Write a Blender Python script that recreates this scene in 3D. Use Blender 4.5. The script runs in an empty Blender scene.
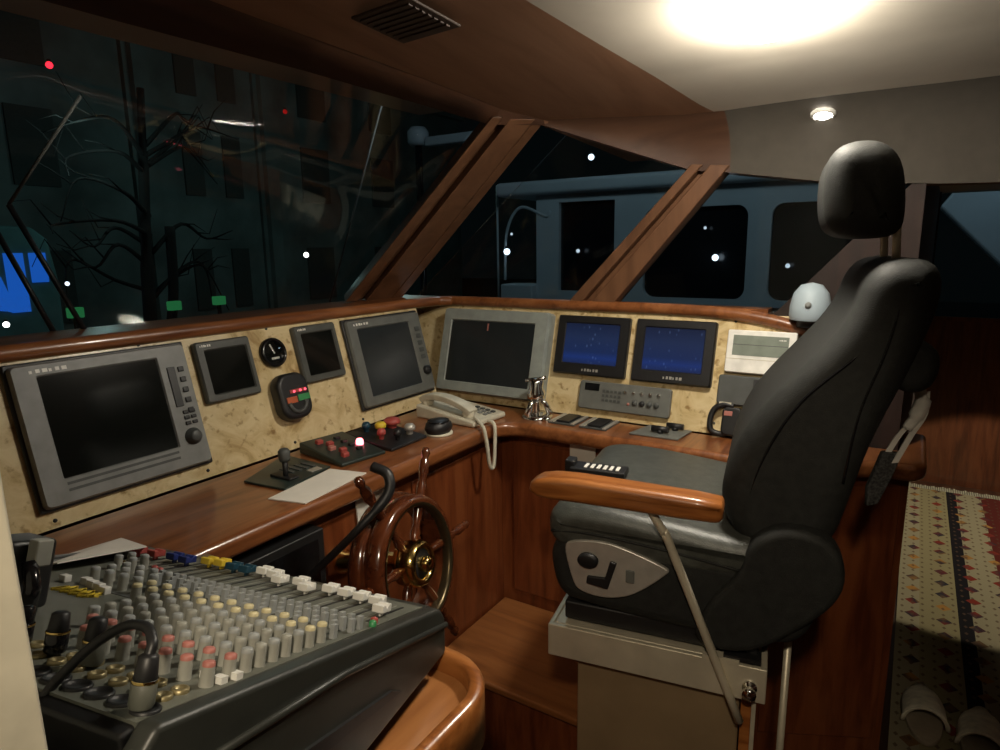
import bpy, bmesh, math, random
from mathutils import Vector, Matrix
R = math.radians
random.seed(7)
SC = bpy.context.scene
COL = SC.collection

# ------------------------------------------------------------------ materials
def nodes(name):
    m = bpy.data.materials.new(name); m.use_nodes = True
    nt = m.node_tree; nt.nodes.clear()
    out = nt.nodes.new('ShaderNodeOutputMaterial')
    return m, nt, out
def N(nt, t, **kw):
    n = nt.nodes.new(t)
    for k, v in kw.items(): setattr(n, k, v)
    return n
def pbsdf(nt, out, col=(.5, .5, .5), rough=.5, metal=0, coat=0, spec=.5):
    b = N(nt, 'ShaderNodeBsdfPrincipled')
    b.inputs['Base Color'].default_value = (*col, 1)
    b.inputs['Roughness'].default_value = rough
    b.inputs['Metallic'].default_value = metal
    b.inputs['Coat Weight'].default_value = coat
    b.inputs['Coat Roughness'].default_value = .12
    b.inputs['Specular IOR Level'].default_value = spec
    nt.links.new(b.outputs[0], out.inputs[0])
    return b
def coords(nt, scale=(1, 1, 1), rot=(0, 0, 0)):
    tc = N(nt, 'ShaderNodeTexCoord'); mp = N(nt, 'ShaderNodeMapping')
    mp.inputs['Scale'].default_value = scale; mp.inputs['Rotation'].default_value = rot
    nt.links.new(tc.outputs['Object'], mp.inputs[0]); return mp.outputs[0]
def ramp(nt, fac, stops):
    r = N(nt, 'ShaderNodeValToRGB'); e = r.color_ramp.elements
    while len(e) < len(stops): e.new(.5)
    for i, (p, c) in enumerate(stops): e[i].position = p; e[i].color = (*c, 1)
    nt.links.new(fac, r.inputs[0]); return r.outputs[0]
def plain(name, col, rough=.5, metal=0, coat=0, spec=.5, var=.12, vs=30, bump=0):
    m, nt, out = nodes(name); b = pbsdf(nt, out, col, rough, metal, coat, spec)
    n = N(nt, 'ShaderNodeTexNoise'); n.inputs['Scale'].default_value = vs; n.inputs['Detail'].default_value = 4
    nt.links.new(coords(nt), n.inputs['Vector'])
    c = ramp(nt, n.outputs[0], [(.3, tuple(x * (1 - var) for x in col)), (.7, tuple(min(1, x * (1 + var)) for x in col))])
    nt.links.new(c, b.inputs['Base Color'])
    if bump:
        bp = N(nt, 'ShaderNodeBump'); bp.inputs['Strength'].default_value = bump; bp.inputs['Distance'].default_value = .002
        n2 = N(nt, 'ShaderNodeTexNoise'); n2.inputs['Scale'].default_value = vs * 8
        nt.links.new(coords(nt), n2.inputs['Vector'])
        nt.links.new(n2.outputs[0], bp.inputs['Height']); nt.links.new(bp.outputs[0], b.inputs['Normal'])
    return m
def wood(name, c0, c1, c2, axis=1, rough=.35, coat=.5, scale=9):
    m, nt, out = nodes(name); b = pbsdf(nt, out, c1, rough, 0, coat)
    s = [scale, scale, scale]; s[axis] = scale * .12
    v = coords(nt, tuple(s))
    n = N(nt, 'ShaderNodeTexNoise'); n.inputs['Scale'].default_value = 2.2; n.inputs['Detail'].default_value = 8; n.inputs['Distortion'].default_value = 1.2
    nt.links.new(v, n.inputs['Vector'])
    n2 = N(nt, 'ShaderNodeTexNoise'); n2.inputs['Scale'].default_value = 14; n2.inputs['Detail'].default_value = 3
    nt.links.new(v, n2.inputs['Vector'])
    a = N(nt, 'ShaderNodeMath', operation='MULTIPLY_ADD'); a.inputs[1].default_value = .25; 
    nt.links.new(n2.outputs[0], a.inputs[0]); nt.links.new(n.outputs[0], a.inputs[2])
    c = ramp(nt, a.outputs[0], [(.42, c0), (.6, c1), (.8, c2)])
    nt.links.new(c, b.inputs['Base Color']); return m
def emit(name, col, st):
    m, nt, out = nodes(name); e = N(nt, 'ShaderNodeEmission')
    e.inputs[0].default_value = (*col, 1); e.inputs[1].default_value = st
    nt.links.new(e.outputs[0], out.inputs[0]); return m
def glass(name, tint=(.9, .95, .95), refl=1.0):
    m, nt, out = nodes(name)
    t = N(nt, 'ShaderNodeBsdfTransparent'); t.inputs[0].default_value = (*tint, 1)
    g = N(nt, 'ShaderNodeBsdfGlossy'); g.inputs['Roughness'].default_value = .01
    f = N(nt, 'ShaderNodeFresnel'); f.inputs[0].default_value = 1.4
    mu = N(nt, 'ShaderNodeMath', operation='MULTIPLY'); mu.inputs[1].default_value = refl
    mx = N(nt, 'ShaderNodeMixShader')
    nt.links.new(f.outputs[0], mu.inputs[0]); nt.links.new(mu.outputs[0], mx.inputs[0])
    nt.links.new(t.outputs[0], mx.inputs[1]); nt.links.new(g.outputs[0], mx.inputs[2]); nt.links.new(mx.outputs[0], out.inputs[0])
    return m
def burl(name):
    m, nt, out = nodes(name); b = pbsdf(nt, out, (.5, .4, .2), .32, 0, .4)
    v = coords(nt, (1, 1, 1))
    n = N(nt, 'ShaderNodeTexNoise'); n.inputs['Scale'].default_value = 9; n.inputs['Detail'].default_value = 9; n.inputs['Roughness'].default_value = .62; n.inputs['Distortion'].default_value = 1.6
    nt.links.new(v, n.inputs['Vector'])
    c = ramp(nt, n.outputs[0], [(.3, (.40, .26, .10)), (.45, (.64, .49, .25)), (.62, (.76, .62, .36)), (.8, (.68, .52, .27))])
    vo = N(nt, 'ShaderNodeTexNoise'); vo.inputs['Scale'].default_value = 38; vo.inputs['Detail'].default_value = 3
    nt.links.new(v, vo.inputs['Vector'])
    k = ramp(nt, vo.outputs[0], [(.30, (.42, .3, .16)), (.42, (1, 1, 1))])
    mx = N(nt, 'ShaderNodeMix', data_type='RGBA', blend_type='MULTIPLY'); mx.inputs[0].default_value = .8
    nt.links.new(c, mx.inputs[6]); nt.links.new(k, mx.inputs[7]); nt.links.new(mx.outputs[2], b.inputs['Base Color'])
    return m
def blue_screen(name, seed, st):
    m, nt, out = nodes(name)
    v = coords(nt)
    sep = N(nt, 'ShaderNodeSeparateXYZ'); nt.links.new(v, sep.inputs[0])
    mr = N(nt, 'ShaderNodeMapRange'); mr.inputs['From Min'].default_value = .03; mr.inputs['From Max'].default_value = .17
    nt.links.new(sep.outputs[1], mr.inputs[0])
    c = ramp(nt, mr.outputs[0], [(0, (.02, .035, .10)), (.22, (.02, .07, .36)), (.36, (.018, .05, .2)), (.7, (.025, .055, .17)), (1, (.012, .03, .10))])
    n = N(nt, 'ShaderNodeTexVoronoi'); n.inputs['Scale'].default_value = 60
    ma = N(nt, 'ShaderNodeMapping'); ma.inputs['Location'].default_value = (seed, seed * .7, 0); ma.inputs['Scale'].default_value = (1, .55, 1)
    nt.links.new(v, ma.inputs[0]); nt.links.new(ma.outputs[0], n.inputs['Vector'])
    k = ramp(nt, n.outputs['Distance'], [(.06, (.16, .25, .45)), (.2, (0, 0, 0))])
    ad = N(nt, 'ShaderNodeMix', data_type='RGBA', blend_type='ADD'); ad.inputs[0].default_value = .6
    nt.links.new(c, ad.inputs[6]); nt.links.new(k, ad.inputs[7])
    b = pbsdf(nt, out, (.01, .01, .015), .15)
    nt.links.new(ad.outputs[2], b.inputs['Emission Color']); b.inputs['Emission Strength'].default_value = st
    return m
def rug_mat(name):
    m, nt, out = nodes(name); b = pbsdf(nt, out, (.4, .3, .2), .95, spec=.1)
    v = coords(nt); sep = N(nt, 'ShaderNodeSeparateXYZ'); nt.links.new(v, sep.inputs[0])
    X, Y = sep.outputs[0], sep.outputs[1]
    def M(op, a, bb=None, cc=None):
        n = N(nt, 'ShaderNodeMath', operation=op)
        for i, q in enumerate((a, bb, cc)):
            if q is None: continue
            if isinstance(q, (int, float)): n.inputs[i].default_value = q
            else: nt.links.new(q, n.inputs[i])
        return n.outputs[0]
    # stripe colours across the width
    r = N(nt, 'ShaderNodeValToRGB'); r.color_ramp.interpolation = 'CONSTANT'
    cream, black, red, tan = (.29, .25, .16), (.014, .012, .014), (.10, .02, .016), (.26, .22, .12)
    st = [(0, cream), (.10, tan), (.27, black), (.335, cream), (.49, red), (.68, black), (.74, cream), (.90, black)]
    e = r.color_ramp.elements
    while len(e) < len(st): e.new(.5)
    for i, (p, c) in enumerate(st): e[i].position = p; e[i].color = (*c, 1)
    xs = M('DIVIDE', X, .8); nt.links.new(xs, r.inputs[0])
    # diamonds down each stripe
    fx = M('ABSOLUTE', M('SUBTRACT', M('FRACT', M('DIVIDE', X, .112)), .5))
    fy = M('ABSOLUTE', M('SUBTRACT', M('FRACT', M('DIVIDE', Y, .12)), .5))
    dia = M('LESS_THAN', M('ADD', fx, fy), .26)
    fx2 = M('ABSOLUTE', M('SUBTRACT', M('FRACT', M('DIVIDE', X, .037)), .5))
    fy2 = M('ABSOLUTE', M('SUBTRACT', M('FRACT', M('DIVIDE', Y, .055)), .5))
    dia2 = M('LESS_THAN', M('ADD', fx2, fy2), .2)
    n = N(nt, 'ShaderNodeTexNoise'); n.inputs['Scale'].default_value = 5; nt.links.new(v, n.inputs['Vector'])
    k1 = ramp(nt, n.outputs[0], [(.4, (.20, .03, .02)), (.5, (.03, .03, .04)), (.6, (.36, .18, .05))])
    a = N(nt, 'ShaderNodeMix', data_type='RGBA'); nt.links.new(dia, a.inputs[0]); nt.links.new(r.outputs[0], a.inputs[6]); nt.links.new(k1, a.inputs[7])
    c = N(nt, 'ShaderNodeMix', data_type='RGBA'); nt.links.new(M('MULTIPLY', dia2, .75), c.inputs[0]); nt.links.new(a.outputs[2], c.inputs[6]); c.inputs[7].default_value = (.10, .06, .04, 1)
    nt.links.new(c.outputs[2], b.inputs['Base Color'])
    return m

M = {}
M['mahog'] = wood('mahogany varnished', (.14, .042, .013), (.235, .080, .025), (.32, .12, .042), 1)
M['tread'] = wood('step tread wood', (.18, .062, .018), (.26, .095, .028), (.32, .125, .04), 0, scale=7)
M['mullion'] = wood('raked mullion wood', (.11, .048, .022), (.15, .068, .032), (.19, .088, .042), 2, rough=.5, coat=.15, scale=6)
M['mahog_x'] = wood('mahogany varnished crosswise', (.10, .026, .008), (.19, .055, .017), (.27, .09, .03), 0)
M['mahog_z'] = wood('mahogany upright grain', (.11, .026, .008), (.18, .046, .014), (.24, .07, .022), 2)
M['soffit'] = wood('mahogany headliner', (.23, .115, .062), (.27, .14, .078), (.31, .165, .095), 1, rough=.55, coat=.1, scale=5)
M['teak'] = wood('honey varnished wood', (.22, .068, .015), (.32, .108, .025), (.40, .15, .04), 0, scale=14)
M['shelf'] = wood('orange veneer', (.27, .10, .03), (.37, .15, .046), (.43, .19, .065), 1, scale=6)
M['burl'] = burl('burl veneer')
M['white_ceiling'] = plain('off white headliner', (.55, .50, .42), .75, var=.05, vs=8)
M['taupe'] = plain('taupe headliner fabric', (.068, .058, .045), .9, var=.08)
M['shaded'] = wood('dark stained mahogany', (.010, .004, .002), (.017, .007, .004), (.025, .010, .006), 2, rough=.7, coat=0)  # same mahogany with the shade on pillar and passage wall put into its colour
M['header'] = wood('dark mahogany header', (.06, .026, .013), (.078, .035, .018), (.095, .044, .023), 0, rough=.6, coat=.05, scale=5)
M['fascia'] = wood('dark mahogany fascia', (.045, .018, .008), (.065, .026, .012), (.085, .036, .017), 1, rough=.5, coat=.1, scale=5)
M['floor'] = wood('dark floor boards', (.03, .012, .006), (.05, .02, .01), (.07, .03, .014), 1)
M['black'] = plain('black plastic', (.012, .012, .013), .45)
M['black_gloss'] = plain('black glossy plastic', (.008, .008, .009), .15)
M['leather'] = plain('black leather', (.018, .019, .0175), .66, var=.25, vs=60, bump=.35, spec=.35)
M['leather_seat'] = plain('black leather lit grey', (.058, .062, .054), .40, var=.25, vs=50, bump=.3)  # black leather; the light on the cushion top is painted in as grey
M['grey'] = plain('grey plastic', (.23, .235, .225), .45)
M['dark_grey'] = plain('dark grey plastic', (.07, .075, .072), .5)
M['mid_grey'] = plain('slate grey plastic', (.135, .14, .128), .5)
M['slate'] = plain('dark slate plastic', (.075, .078, .07), .45)
M['white'] = plain('white plastic', (.84, .82, .76), .4)
M['monitor_white'] = plain('pale grey monitor casing', (.29, .32, .30), .45)
M['cream'] = plain('cream plastic', (.62, .58, .46), .4)
M['paper'] = plain('white paper', (.80, .76, .68), .8, var=.03)
M['screen'] = plain('dead screen glass', (.006, .007, .006), .10, var=.05)
M['screen_soft'] = plain('dead screen glass matt', (.020, .024, .026), .22, var=.05)
M['chrome'] = plain('chrome', (.75, .75, .73), .12, 1, var=.02)
M['steel'] = plain('brushed steel', (.66, .60, .46), .42, .4, var=.12, vs=14)
M['steel_dull'] = plain('dull steel sheet', (.36, .26, .145), .5, .4, var=.12, vs=10)
M['silver'] = plain('silver painted plastic', (.56, .54, .49), .35, .5)
M['brass'] = plain('polished brass', (.85, .62, .22), .16, 1)
M['varnish'] = wood('wheel varnished mahogany', (.05, .012, .005), (.085, .022, .008), (.12, .034, .012), 1, rough=.14, coat=1)
M['red'] = plain('red plastic', (.40, .07, .06), .4)
M['red_cap'] = plain('pink red cap', (.45, .17, .14), .45)
M['yellow'] = plain('yellow plastic', (.75, .55, .05), .4)
M['yellow_cap'] = plain('pale yellow cap', (.62, .55, .33), .45)
M['blue'] = plain('blue plastic', (.02, .035, .18), .4)
M['plate_dark'] = plain('dark green grey plate', (.022, .034, .03), .35)
M['jack'] = plain('tarnished jack metal', (.30, .25, .13), .4, .6)
M['bronze'] = plain('dark bronze', (.10, .075, .04), .3, .8)
M['vent'] = plain('brown vent plastic', (.06, .04, .03), .6)
M['navy'] = plain('dark teal plastic', (.012, .05, .08), .4)
M['knob'] = plain('grey knob plastic', (.32, .32, .28), .5)
M['knob_blue'] = plain('blue grey knob plastic', (.32, .335, .33), .5)
M['white_knob'] = plain('white fader plastic', (.78, .77, .72), .4)
M['mix_panel'] = plain('mixer faceplate', (.115, .12, .098), .5, var=.1, vs=40)
M['mix_body'] = plain('mixer rubber cheek', (.026, .028, .024), .42, var=.15)
M['green_glow'] = plain('green band', (.05, .28, .1), .35)
M['orange_band'] = plain('orange band', (.5, .12, .05), .35)
M['led_red'] = emit('red indicator light', (1, .18, .22), 6)
M['tiny_red'] = emit('tiny red light', (1, .1, .15), 2)
M['lcd'] = plain('grey green display', (.22, .25, .21), .25)
M['carpet'] = rug_mat('woven rug')
M['fringe'] = plain('rug fringe', (.42, .40, .30), .95)
M['slip'] = plain('pale towelling', (.74, .69, .54), .95, var=.2, vs=40, bump=.5)
M['slip_in'] = plain('slipper sole', (.34, .28, .2), .95)
M['cloth'] = plain('pale cloth', (.72, .69, .62), .9, var=.1)
M['net'] = plain('dark mesh', (.04, .04, .038), .8, vs=200, var=.9)
M['panel_door'] = wood('reddish wainscot', (.09, .028, .012), (.15, .045, .018), (.2, .065, .025), 2, rough=.5)
M['glass'] = glass('window glass', (.95, .97, .97), .12)
M['glass2'] = glass('side window glass', (.9, .95, .95), .5)
M['boat_white'] = plain('neighbour boat gelcoat', (.42, .50, .55), .5, var=.06, vs=3)
M['boat_glass'] = plain('neighbour boat dark windows', (.006, .008, .01), .2)
M['facade'] = plain('dim plaster facade', (.16, .21, .20), .9, var=.45, vs=.9)
M['facade_dark'] = plain('dark shutters', (.06, .075, .07), .8)
M['bark'] = plain('bark', (.012, .011, .01), .9)
M['quay'] = plain('quay stone', (.04, .045, .045), .9)
M['teal'] = plain('teal awning', (.14, .30, .30), .8, var=.3, vs=2)
M['blue_lit'] = emit('blue lit panel', (.012, .11, .55), .75)
M['green_lit'] = emit('green lit sign', (.03, .25, .08), .4)
M['white_lamp'] = emit('white lamp', (1, 1, .95), 6)
M['cool_lamp'] = emit('cool lamp', (.75, .85, 1), 3)
M['dim_lamp'] = emit('dim lamp', (.75, .85, 1), .8)
M['red_lamp'] = emit('red lamp', (1, .02, .04), 3)
M['dimred_lamp'] = emit('dim red lamp', (1, .02, .02), .25)
M['lamp_main'] = emit('ceiling lamp opal', (1, .92, .78), 235)
M['lamp_small'] = emit('downlight lens', (1, .96, .88), 30)

# ------------------------------------------------------------------ mesh helpers
class MB:
    """collects shapes, builds ONE mesh object"""
    def __init__(s): s.bm = bmesh.new(); s.mi = 0
    def _fin(s, faces, smooth):
        for f in faces: f.material_index = s.mi; f.smooth = smooth
    def poly(s, pts, smooth=False):
        f = s.bm.faces.new([s.bm.verts.new(p) for p in pts]); s._fin([f], smooth); return s
    def box(s, lo, hi, mat=None):
        vs = [Vector((x, y, z)) for z in (lo[2], hi[2]) for y in (lo[1], hi[1]) for x in (lo[0], hi[0])]
        if mat is not None: vs = [mat @ v for v in vs]
        b = [s.bm.verts.new(v) for v in vs]
        fs = [s.bm.faces.new([b[i] for i in q]) for q in ((0, 2, 3, 1), (4, 5, 7, 6), (0, 1, 5, 4), (2, 6, 7, 3), (0, 4, 6, 2), (1, 3, 7, 5))]
        s._fin(fs, False); return s
    def prism(s, pts, ext, smooth=False, cap=True):
        """closed outline pts (3d) swept by vector ext"""
        ext = Vector(ext); a = [s.bm.verts.new(p) for p in pts]; b = [s.bm.verts.new(Vector(p) + ext) for p in pts]
        n = len(a); fs = []
        for i in range(n):
            j = (i + 1) % n; f = s.bm.faces.new([a[i], a[j], b[j], b[i]]); fs.append(f)
        s._fin(fs, smooth)
        if cap:
            c = [s.bm.faces.new(list(reversed(a))), s.bm.faces.new(b)]; s._fin(c, False)
        return s
    def tube(s, pts, r, seg=10, closed=False, cap=True, flat=None):
        pts = [Vector(p) for p in pts]; n = len(pts); rings = []
        rr = r if isinstance(r, (list, tuple)) else [r] * n
        up = None
        for i, p in enumerate(pts):
            if closed: t = pts[(i + 1) % n] - pts[i - 1]
            else: t = pts[min(i + 1, n - 1)] - pts[max(i - 1, 0)]
            t.normalize()
            if up is None:
                up = t.orthogonal().normalized() if flat is None else (Vector(flat) - t * t.dot(Vector(flat))).normalized()
            else:
                up = (up - t * up.dot(t)); up.normalize()
            sd = t.cross(up)
            k = (1, 1) if flat is None or len(flat) < 4 else (1, 1)
            rings.append([s.bm.verts.new(p + (up * math.cos(q) + sd * math.sin(q)) * rr[i]) for q in [2 * math.pi * j / seg for j in range(seg)]])
        fs = []
        for i in range(n if closed else n - 1):
            A, B = rings[i], rings[(i + 1) % n]
            for j in range(seg):
                fs.append(s.bm.faces.new([A[j], A[(j + 1) % seg], B[(j + 1) % seg], B[j]]))
        s._fin(fs, True)
        if cap and not closed: s._fin([s.bm.faces.new(list(reversed(rings[0]))), s.bm.faces.new(rings[-1])], False)
        return s
    def strip(s, pts, wid, th, wdir):
        """flat band along pts"""
        wdir = Vector(wdir).normalized(); pts = [Vector(p) for p in pts]; rings = []
        for i, p in enumerate(pts):
            t = (pts[min(i + 1, len(pts) - 1)] - pts[max(i - 1, 0)]).normalized(); nn = t.cross(wdir).normalized()
            rings.append([s.bm.verts.new(p + wdir * a * wid / 2 + nn * b * th / 2) for a, b in ((-1, -1), (1, -1), (1, 1), (-1, 1))])
        fs = []
        for A, B in zip(rings, rings[1:]):
            for j in range(4): fs.append(s.bm.faces.new([A[j], A[(j + 1) % 4], B[(j + 1) % 4], B[j]]))
        fs += [s.bm.faces.new(list(reversed(rings[0]))), s.bm.faces.new(rings[-1])]
        s._fin(fs, False); return s
    def lathe(s, prof, mat=None, seg=24, smooth=True):
        """prof [(r,z)] about z"""
        mat = mat or Matrix(); rings = []
        for r, z in prof:
            if r < 1e-6: rings.append([s.bm.verts.new(mat @ Vector((0, 0, z)))])
            else: rings.append([s.bm.verts.new(mat @ Vector((r * math.cos(2 * math.pi * j / seg), r * math.sin(2 * math.pi * j / seg), z))) for j in range(seg)])
        fs = []
        for A, B in zip(rings, rings[1:]):
            for j in range(seg):
                k = (j + 1) % seg
                if len(A) == 1 and len(B) == 1: continue
                if len(A) == 1: fs.append(s.bm.faces.new([A[0], B[k], B[j]]))
                elif len(B) == 1: fs.append(s.bm.faces.new([A[j], A[k], B[0]]))
                else: fs.append(s.bm.faces.new([A[j], A[k], B[k], B[j]]))
        s._fin(fs, smooth); return s
    def build(s, name, mats, parent=None, mw=None, bevel=0, seg=3, angle=40, sub=0):
        bmesh.ops.recalc_face_normals(s.bm, faces=s.bm.faces)
        me = bpy.data.meshes.new(name); s.bm.to_mesh(me); s.bm.free()
        o = bpy.data.objects.new(name, me); COL.objects.link(o)
        for m in (mats if isinstance(mats, (list, tuple)) else [mats]): me.materials.append(M[m] if isinstance(m, str) else m)
        if parent is not None: o.parent = parent
        if mw is not None:
            if parent is not None: o.matrix_local = mw
            else: o.matrix_world = mw
        if bevel:
            b = o.modifiers.new('edge', 'BEVEL'); b.width = bevel; b.segments = seg; b.limit_method = 'ANGLE'; b.angle_limit = R(angle); b.harden_normals = False
            for p in me.polygons: p.use_smooth = True
            w = o.modifiers.new('wn', 'WEIGHTED_NORMAL'); w.keep_sharp = True
        if sub:
            q = o.modifiers.new('sub', 'SUBSURF'); q.levels = sub; q.render_levels = sub
            for p in me.polygons: p.use_smooth = True
        return o
def bx(lo, hi, name, m, parent=None, mw=None, bevel=0, **kw): return MB().box(lo, hi).build(name, m, parent, mw, bevel, **kw)
def rrect(x0, y0, x1, y1, r, z=0, n=5):
    pts = []
    for cx, cy, a in ((x1 - r, y1 - r, 0), (x0 + r, y1 - r, 90), (x0 + r, y0 + r, 180), (x1 - r, y0 + r, 270)):
        for i in range(n + 1):
            q = R(a + 90 * i / n); pts.append((cx + r * math.cos(q), cy + r * math.sin(q), z))
    return pts
def tag(o, label, cat, group=None, kind=None):
    o['label'] = label; o['category'] = cat
    if group: o['group'] = group
    if kind: o['kind'] = kind
    return o
def thing(name, label, cat, mw=None, group=None):
    o = bpy.data.objects.new(name, None); COL.objects.link(o); o.empty_display_size = .02
    if mw is not None: o.matrix_world = mw
    return tag(o, label, cat, group)
def struct(o): o['kind'] = 'structure'; return o
def T(x=0, y=0, z=0): return Matrix.Translation((x, y, z))
def smooth_path(pts, n=8):
    """Catmull-Rom through pts"""
    P = [Vector(p) for p in pts]; P = [P[0] * 2 - P[1]] + P + [P[-1] * 2 - P[-2]]; out = []
    for i in range(1, len(P) - 2):
        for k in range(n):
            t = k / n; a, b, c, d = P[i - 1:i + 3]
            out.append(.5 * ((2 * b) + (c - a) * t + (2 * a - 5 * b + 4 * c - d) * t * t + (3 * b - a - 3 * c + d) * t ** 3))
    out.append(P[-2]); return out

# ------------------------------------------------------------------ camera
cd = bpy.data.cameras.new('camera'); cam = bpy.data.objects.new('camera', cd); COL.objects.link(cam); SC.camera = cam
f_px = 648.381; cd.sensor_width = 36; cd.lens = f_px * 36 / 1000; cd.clip_start = .02; cd.clip_end = 200
rows = ((0.844, -0.092, 0.528), (0.536, 0.171, -0.827), (-0.014, 0.981, 0.194))
import numpy as _np
_u, _s, _vt = _np.linalg.svd(_np.array(rows)); _r = _u @ _vt
cam.matrix_world = Matrix([[*_r[0], 0], [*_r[1], 0], [*_r[2], 1.55], [0, 0, 0, 1]])

# ================================================================== SETTING
def zc(y): return 2.08 - .045 * y * y if y > 0 else 2.08
struct(bx((-1.9, -1.6, -.06), (2.4, 5.1, 0), 'floor', 'floor'))
ys = [-1.6, -.8, 0, .4, .8, 1.0, 1.184, 1.436, 1.65, 1.876, 2.06, 2.3]
def bnd(y):   # edge of the white headliner
    k = [(-1.6, -.70), (1.184, -.686), (1.436, -.64), (1.876, -.54), (2.16, -.437), (2.3, -.38)]
    for (a, xa), (b, xb) in zip(k, k[1:]):
        if y <= b: return xa + (xb - xa) * (y - a) / (b - a)
    return k[-1][1]
def l2x(y):
    k = [(-1.6, -1.32), (.886, -1.257), (1.222, -1.193), (1.822, -1.048), (2.06, -.98), (2.3, -.9)]
    for (a, xa), (b, xb) in zip(k, k[1:]):
        if y <= b: return xa + (xb - xa) * (y - a) / (b - a)
    return k[-1][1]
b = MB()
for ya, yb in zip(ys, ys[1:]):
    xs = [None, .3, 1.2, 2.4]
    for i in range(3):
        xa0, xb0 = (bnd(ya) if i == 0 else xs[i]), (bnd(yb) if i == 0 else xs[i])
        b.poly([(xa0, ya, zc(ya)), (xs[i + 1], ya, zc(ya)), (xs[i + 1], yb, zc(yb)), (xb0, yb, zc(yb))], True)
b.box((.02, 2.3, 1.842), (2.4, 5.1, 1.87)); b.box((-1.9, -1.6, 2.12), (2.4, 2.35, 2.16))
struct(b.build('ceiling', 'white_ceiling'))
b = MB()
for ya, yb in zip(ys, ys[1:]):
    d = .0
    b.poly([(l2x(ya), ya, zc(ya) - d), (bnd(ya), ya, zc(ya) - d), (bnd(yb), yb, zc(yb) - d), (l2x(yb), yb, zc(yb) - d)], True)
sof = struct(b.build('trim_1', 'soffit')); sof['label'] = 'mahogany headliner above the windshield'
# fascia between headliner and windshield top
L2 = [(-1.32, -1.6, 2.068), (-1.257, .886, 2.033), (-1.193, 1.222, 2.001), (-1.048, 1.822, 1.919)]
L1 = [(-1.50, -1.6, 2.05), (-1.436, .725, 2.016), (-1.309, 1.168, 1.979), (-1.116, 1.713, 1.908)]
def l1(y):
    for (xa, ya, za), (xb, yb, zb) in zip(L1, L1[1:]):
        if y <= yb + 1e-6: t = (y - ya) / (yb - ya); return (xa + (xb - xa) * t, y, za + (zb - za) * t)
    return L1[-1]
b = MB(); fy = [-1.6, -.8, 0, .3, .6, .8, 1.0, 1.184, 1.35, 1.5, 1.65, 1.713]
for ya, yb in zip(fy, fy[1:]):
    b.poly([(l2x(ya), ya, zc(ya) + .004), (l2x(yb), yb, zc(yb) + .004), l1(yb), l1(ya)], True)
    b.poly([l1(ya), l1(yb), tuple(Vector(l1(yb)) + Vector((-.06, 0, .1))), tuple(Vector(l1(ya)) + Vector((-.06, 0, .1)))], True)
b.poly([(l2x(1.713), 1.713, zc(1.713) + .004), (-1.0, 1.83, zc(1.83) + .01), (-1.005, 1.85, 1.915), l1(1.713)])
bmesh.ops.remove_doubles(b.bm, verts=b.bm.verts, dist=1e-4)
struct(b.build('trim_2', 'fascia'))
# side header over the side windows
H = [(-1.005, 1.85, 1.915), (-.60, 2.03, 1.770), (-.49, 2.04, 1.757), (-.22, 2.05, 1.713), (.03, 2.06, 1.695), (.5, 2.06, 1.68), (1.4, 2.06, 1.66)]
b = MB()
for p, q in zip(H, H[1:]):
    pu, qu = (p[0], p[1] - .02, zc(p[1]) + .01), (q[0], q[1] - .02, zc(q[1]) + .01)
    b.poly([p, q, qu, pu]); b.poly([p, q, (q[0] - .02, q[1] + .09, q[2]), (p[0] - .02, p[1] + .09, p[2])])
    b.poly([(p[0] - .02, p[1] + .09, p[2]), (q[0] - .02, q[1] + .09, q[2]), (q[0], q[1] + .09, 2.1), (p[0], p[1] + .09, 2.1)])
b.poly([L2[3], L1[3], H[0], (-1.0, 1.83, zc(1.83) + .01)])
struct(b.build('trim_3', 'soffit'))
b1 = MB(); b2 = MB()
def cv(pp, t):
    w = .28 if pp[0] > -.9 else .06
    return (pp[0], pp[1] - w * t * t - .002, pp[2] + (zc(pp[1] - w) + .002 - pp[2]) * (1 - (1 - t) ** 2) - .002)
def lerp3(p, q, t): return tuple(p[i] + (q[i] - p[i]) * t for i in range(3))
def covepiece(b, p, q, wa, wb):
    n = 10
    def pt(t, u):
        r0 = lerp3(p, q, u); w = wa + (wb - wa) * u
        return (r0[0], r0[1] - w * t * t - .002, r0[2] + (zc(r0[1] - w) + .002 - r0[2]) * (1 - (1 - t) ** 2) - .002)
    for i in range(4):
        for k in range(n): b.poly([pt(k / n, i / 4), pt(k / n, (i + 1) / 4), pt((k + 1) / n, (i + 1) / 4), pt((k + 1) / n, i / 4)], True)
covepiece(b1, H[0], H[1], .06, .28); covepiece(b1, H[1], H[2], .28, .28)
for p, q in zip(H[2:], H[3:]): covepiece(b2, p, q, .28, .28)
for bb in (b1, b2): bmesh.ops.remove_doubles(bb.bm, verts=bb.bm.verts, dist=1e-4)
struct(b1.build('trim_9', 'header')); struct(b2.build('trim_8', 'taupe'))
# corner post between windshield and side window : two raked bars with a dark recess
def bar(b, a0, a1, c0, c1, depth):
    """quad face a0->a1 (base left/right), c0->c1 (top left/right), extruded by depth vector"""
    P = [Vector(a0), Vector(a1), Vector(c1), Vector(c0)]; b.prism(P, depth)
Bl, Br, Tl, Tr = Vector((-1.763, 1.71, 1.35)), Vector((-1.75, 2.0, 1.345)), Vector((-1.116, 1.713, 1.915)), Vector((-1.005, 1.85, 1.925))
def mixv(t): return Bl.lerp(Br, t), Tl.lerp(Tr, t)
b = MB(); out_v = Vector((-.05, .04, .02)); inn = Vector((.022, -.02, .01))
for t0, t1, off in ((0, .2, inn), (.2, .34, Vector((-.03, .02, .01))), (.34, .8, inn * .5), (.8, 1.0, inn * .2)):
    a, c = mixv(t0); a1, c1 = mixv(t1)
    bar(b, a + off, a1 + off, c + off, c1 + off, out_v)
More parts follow.
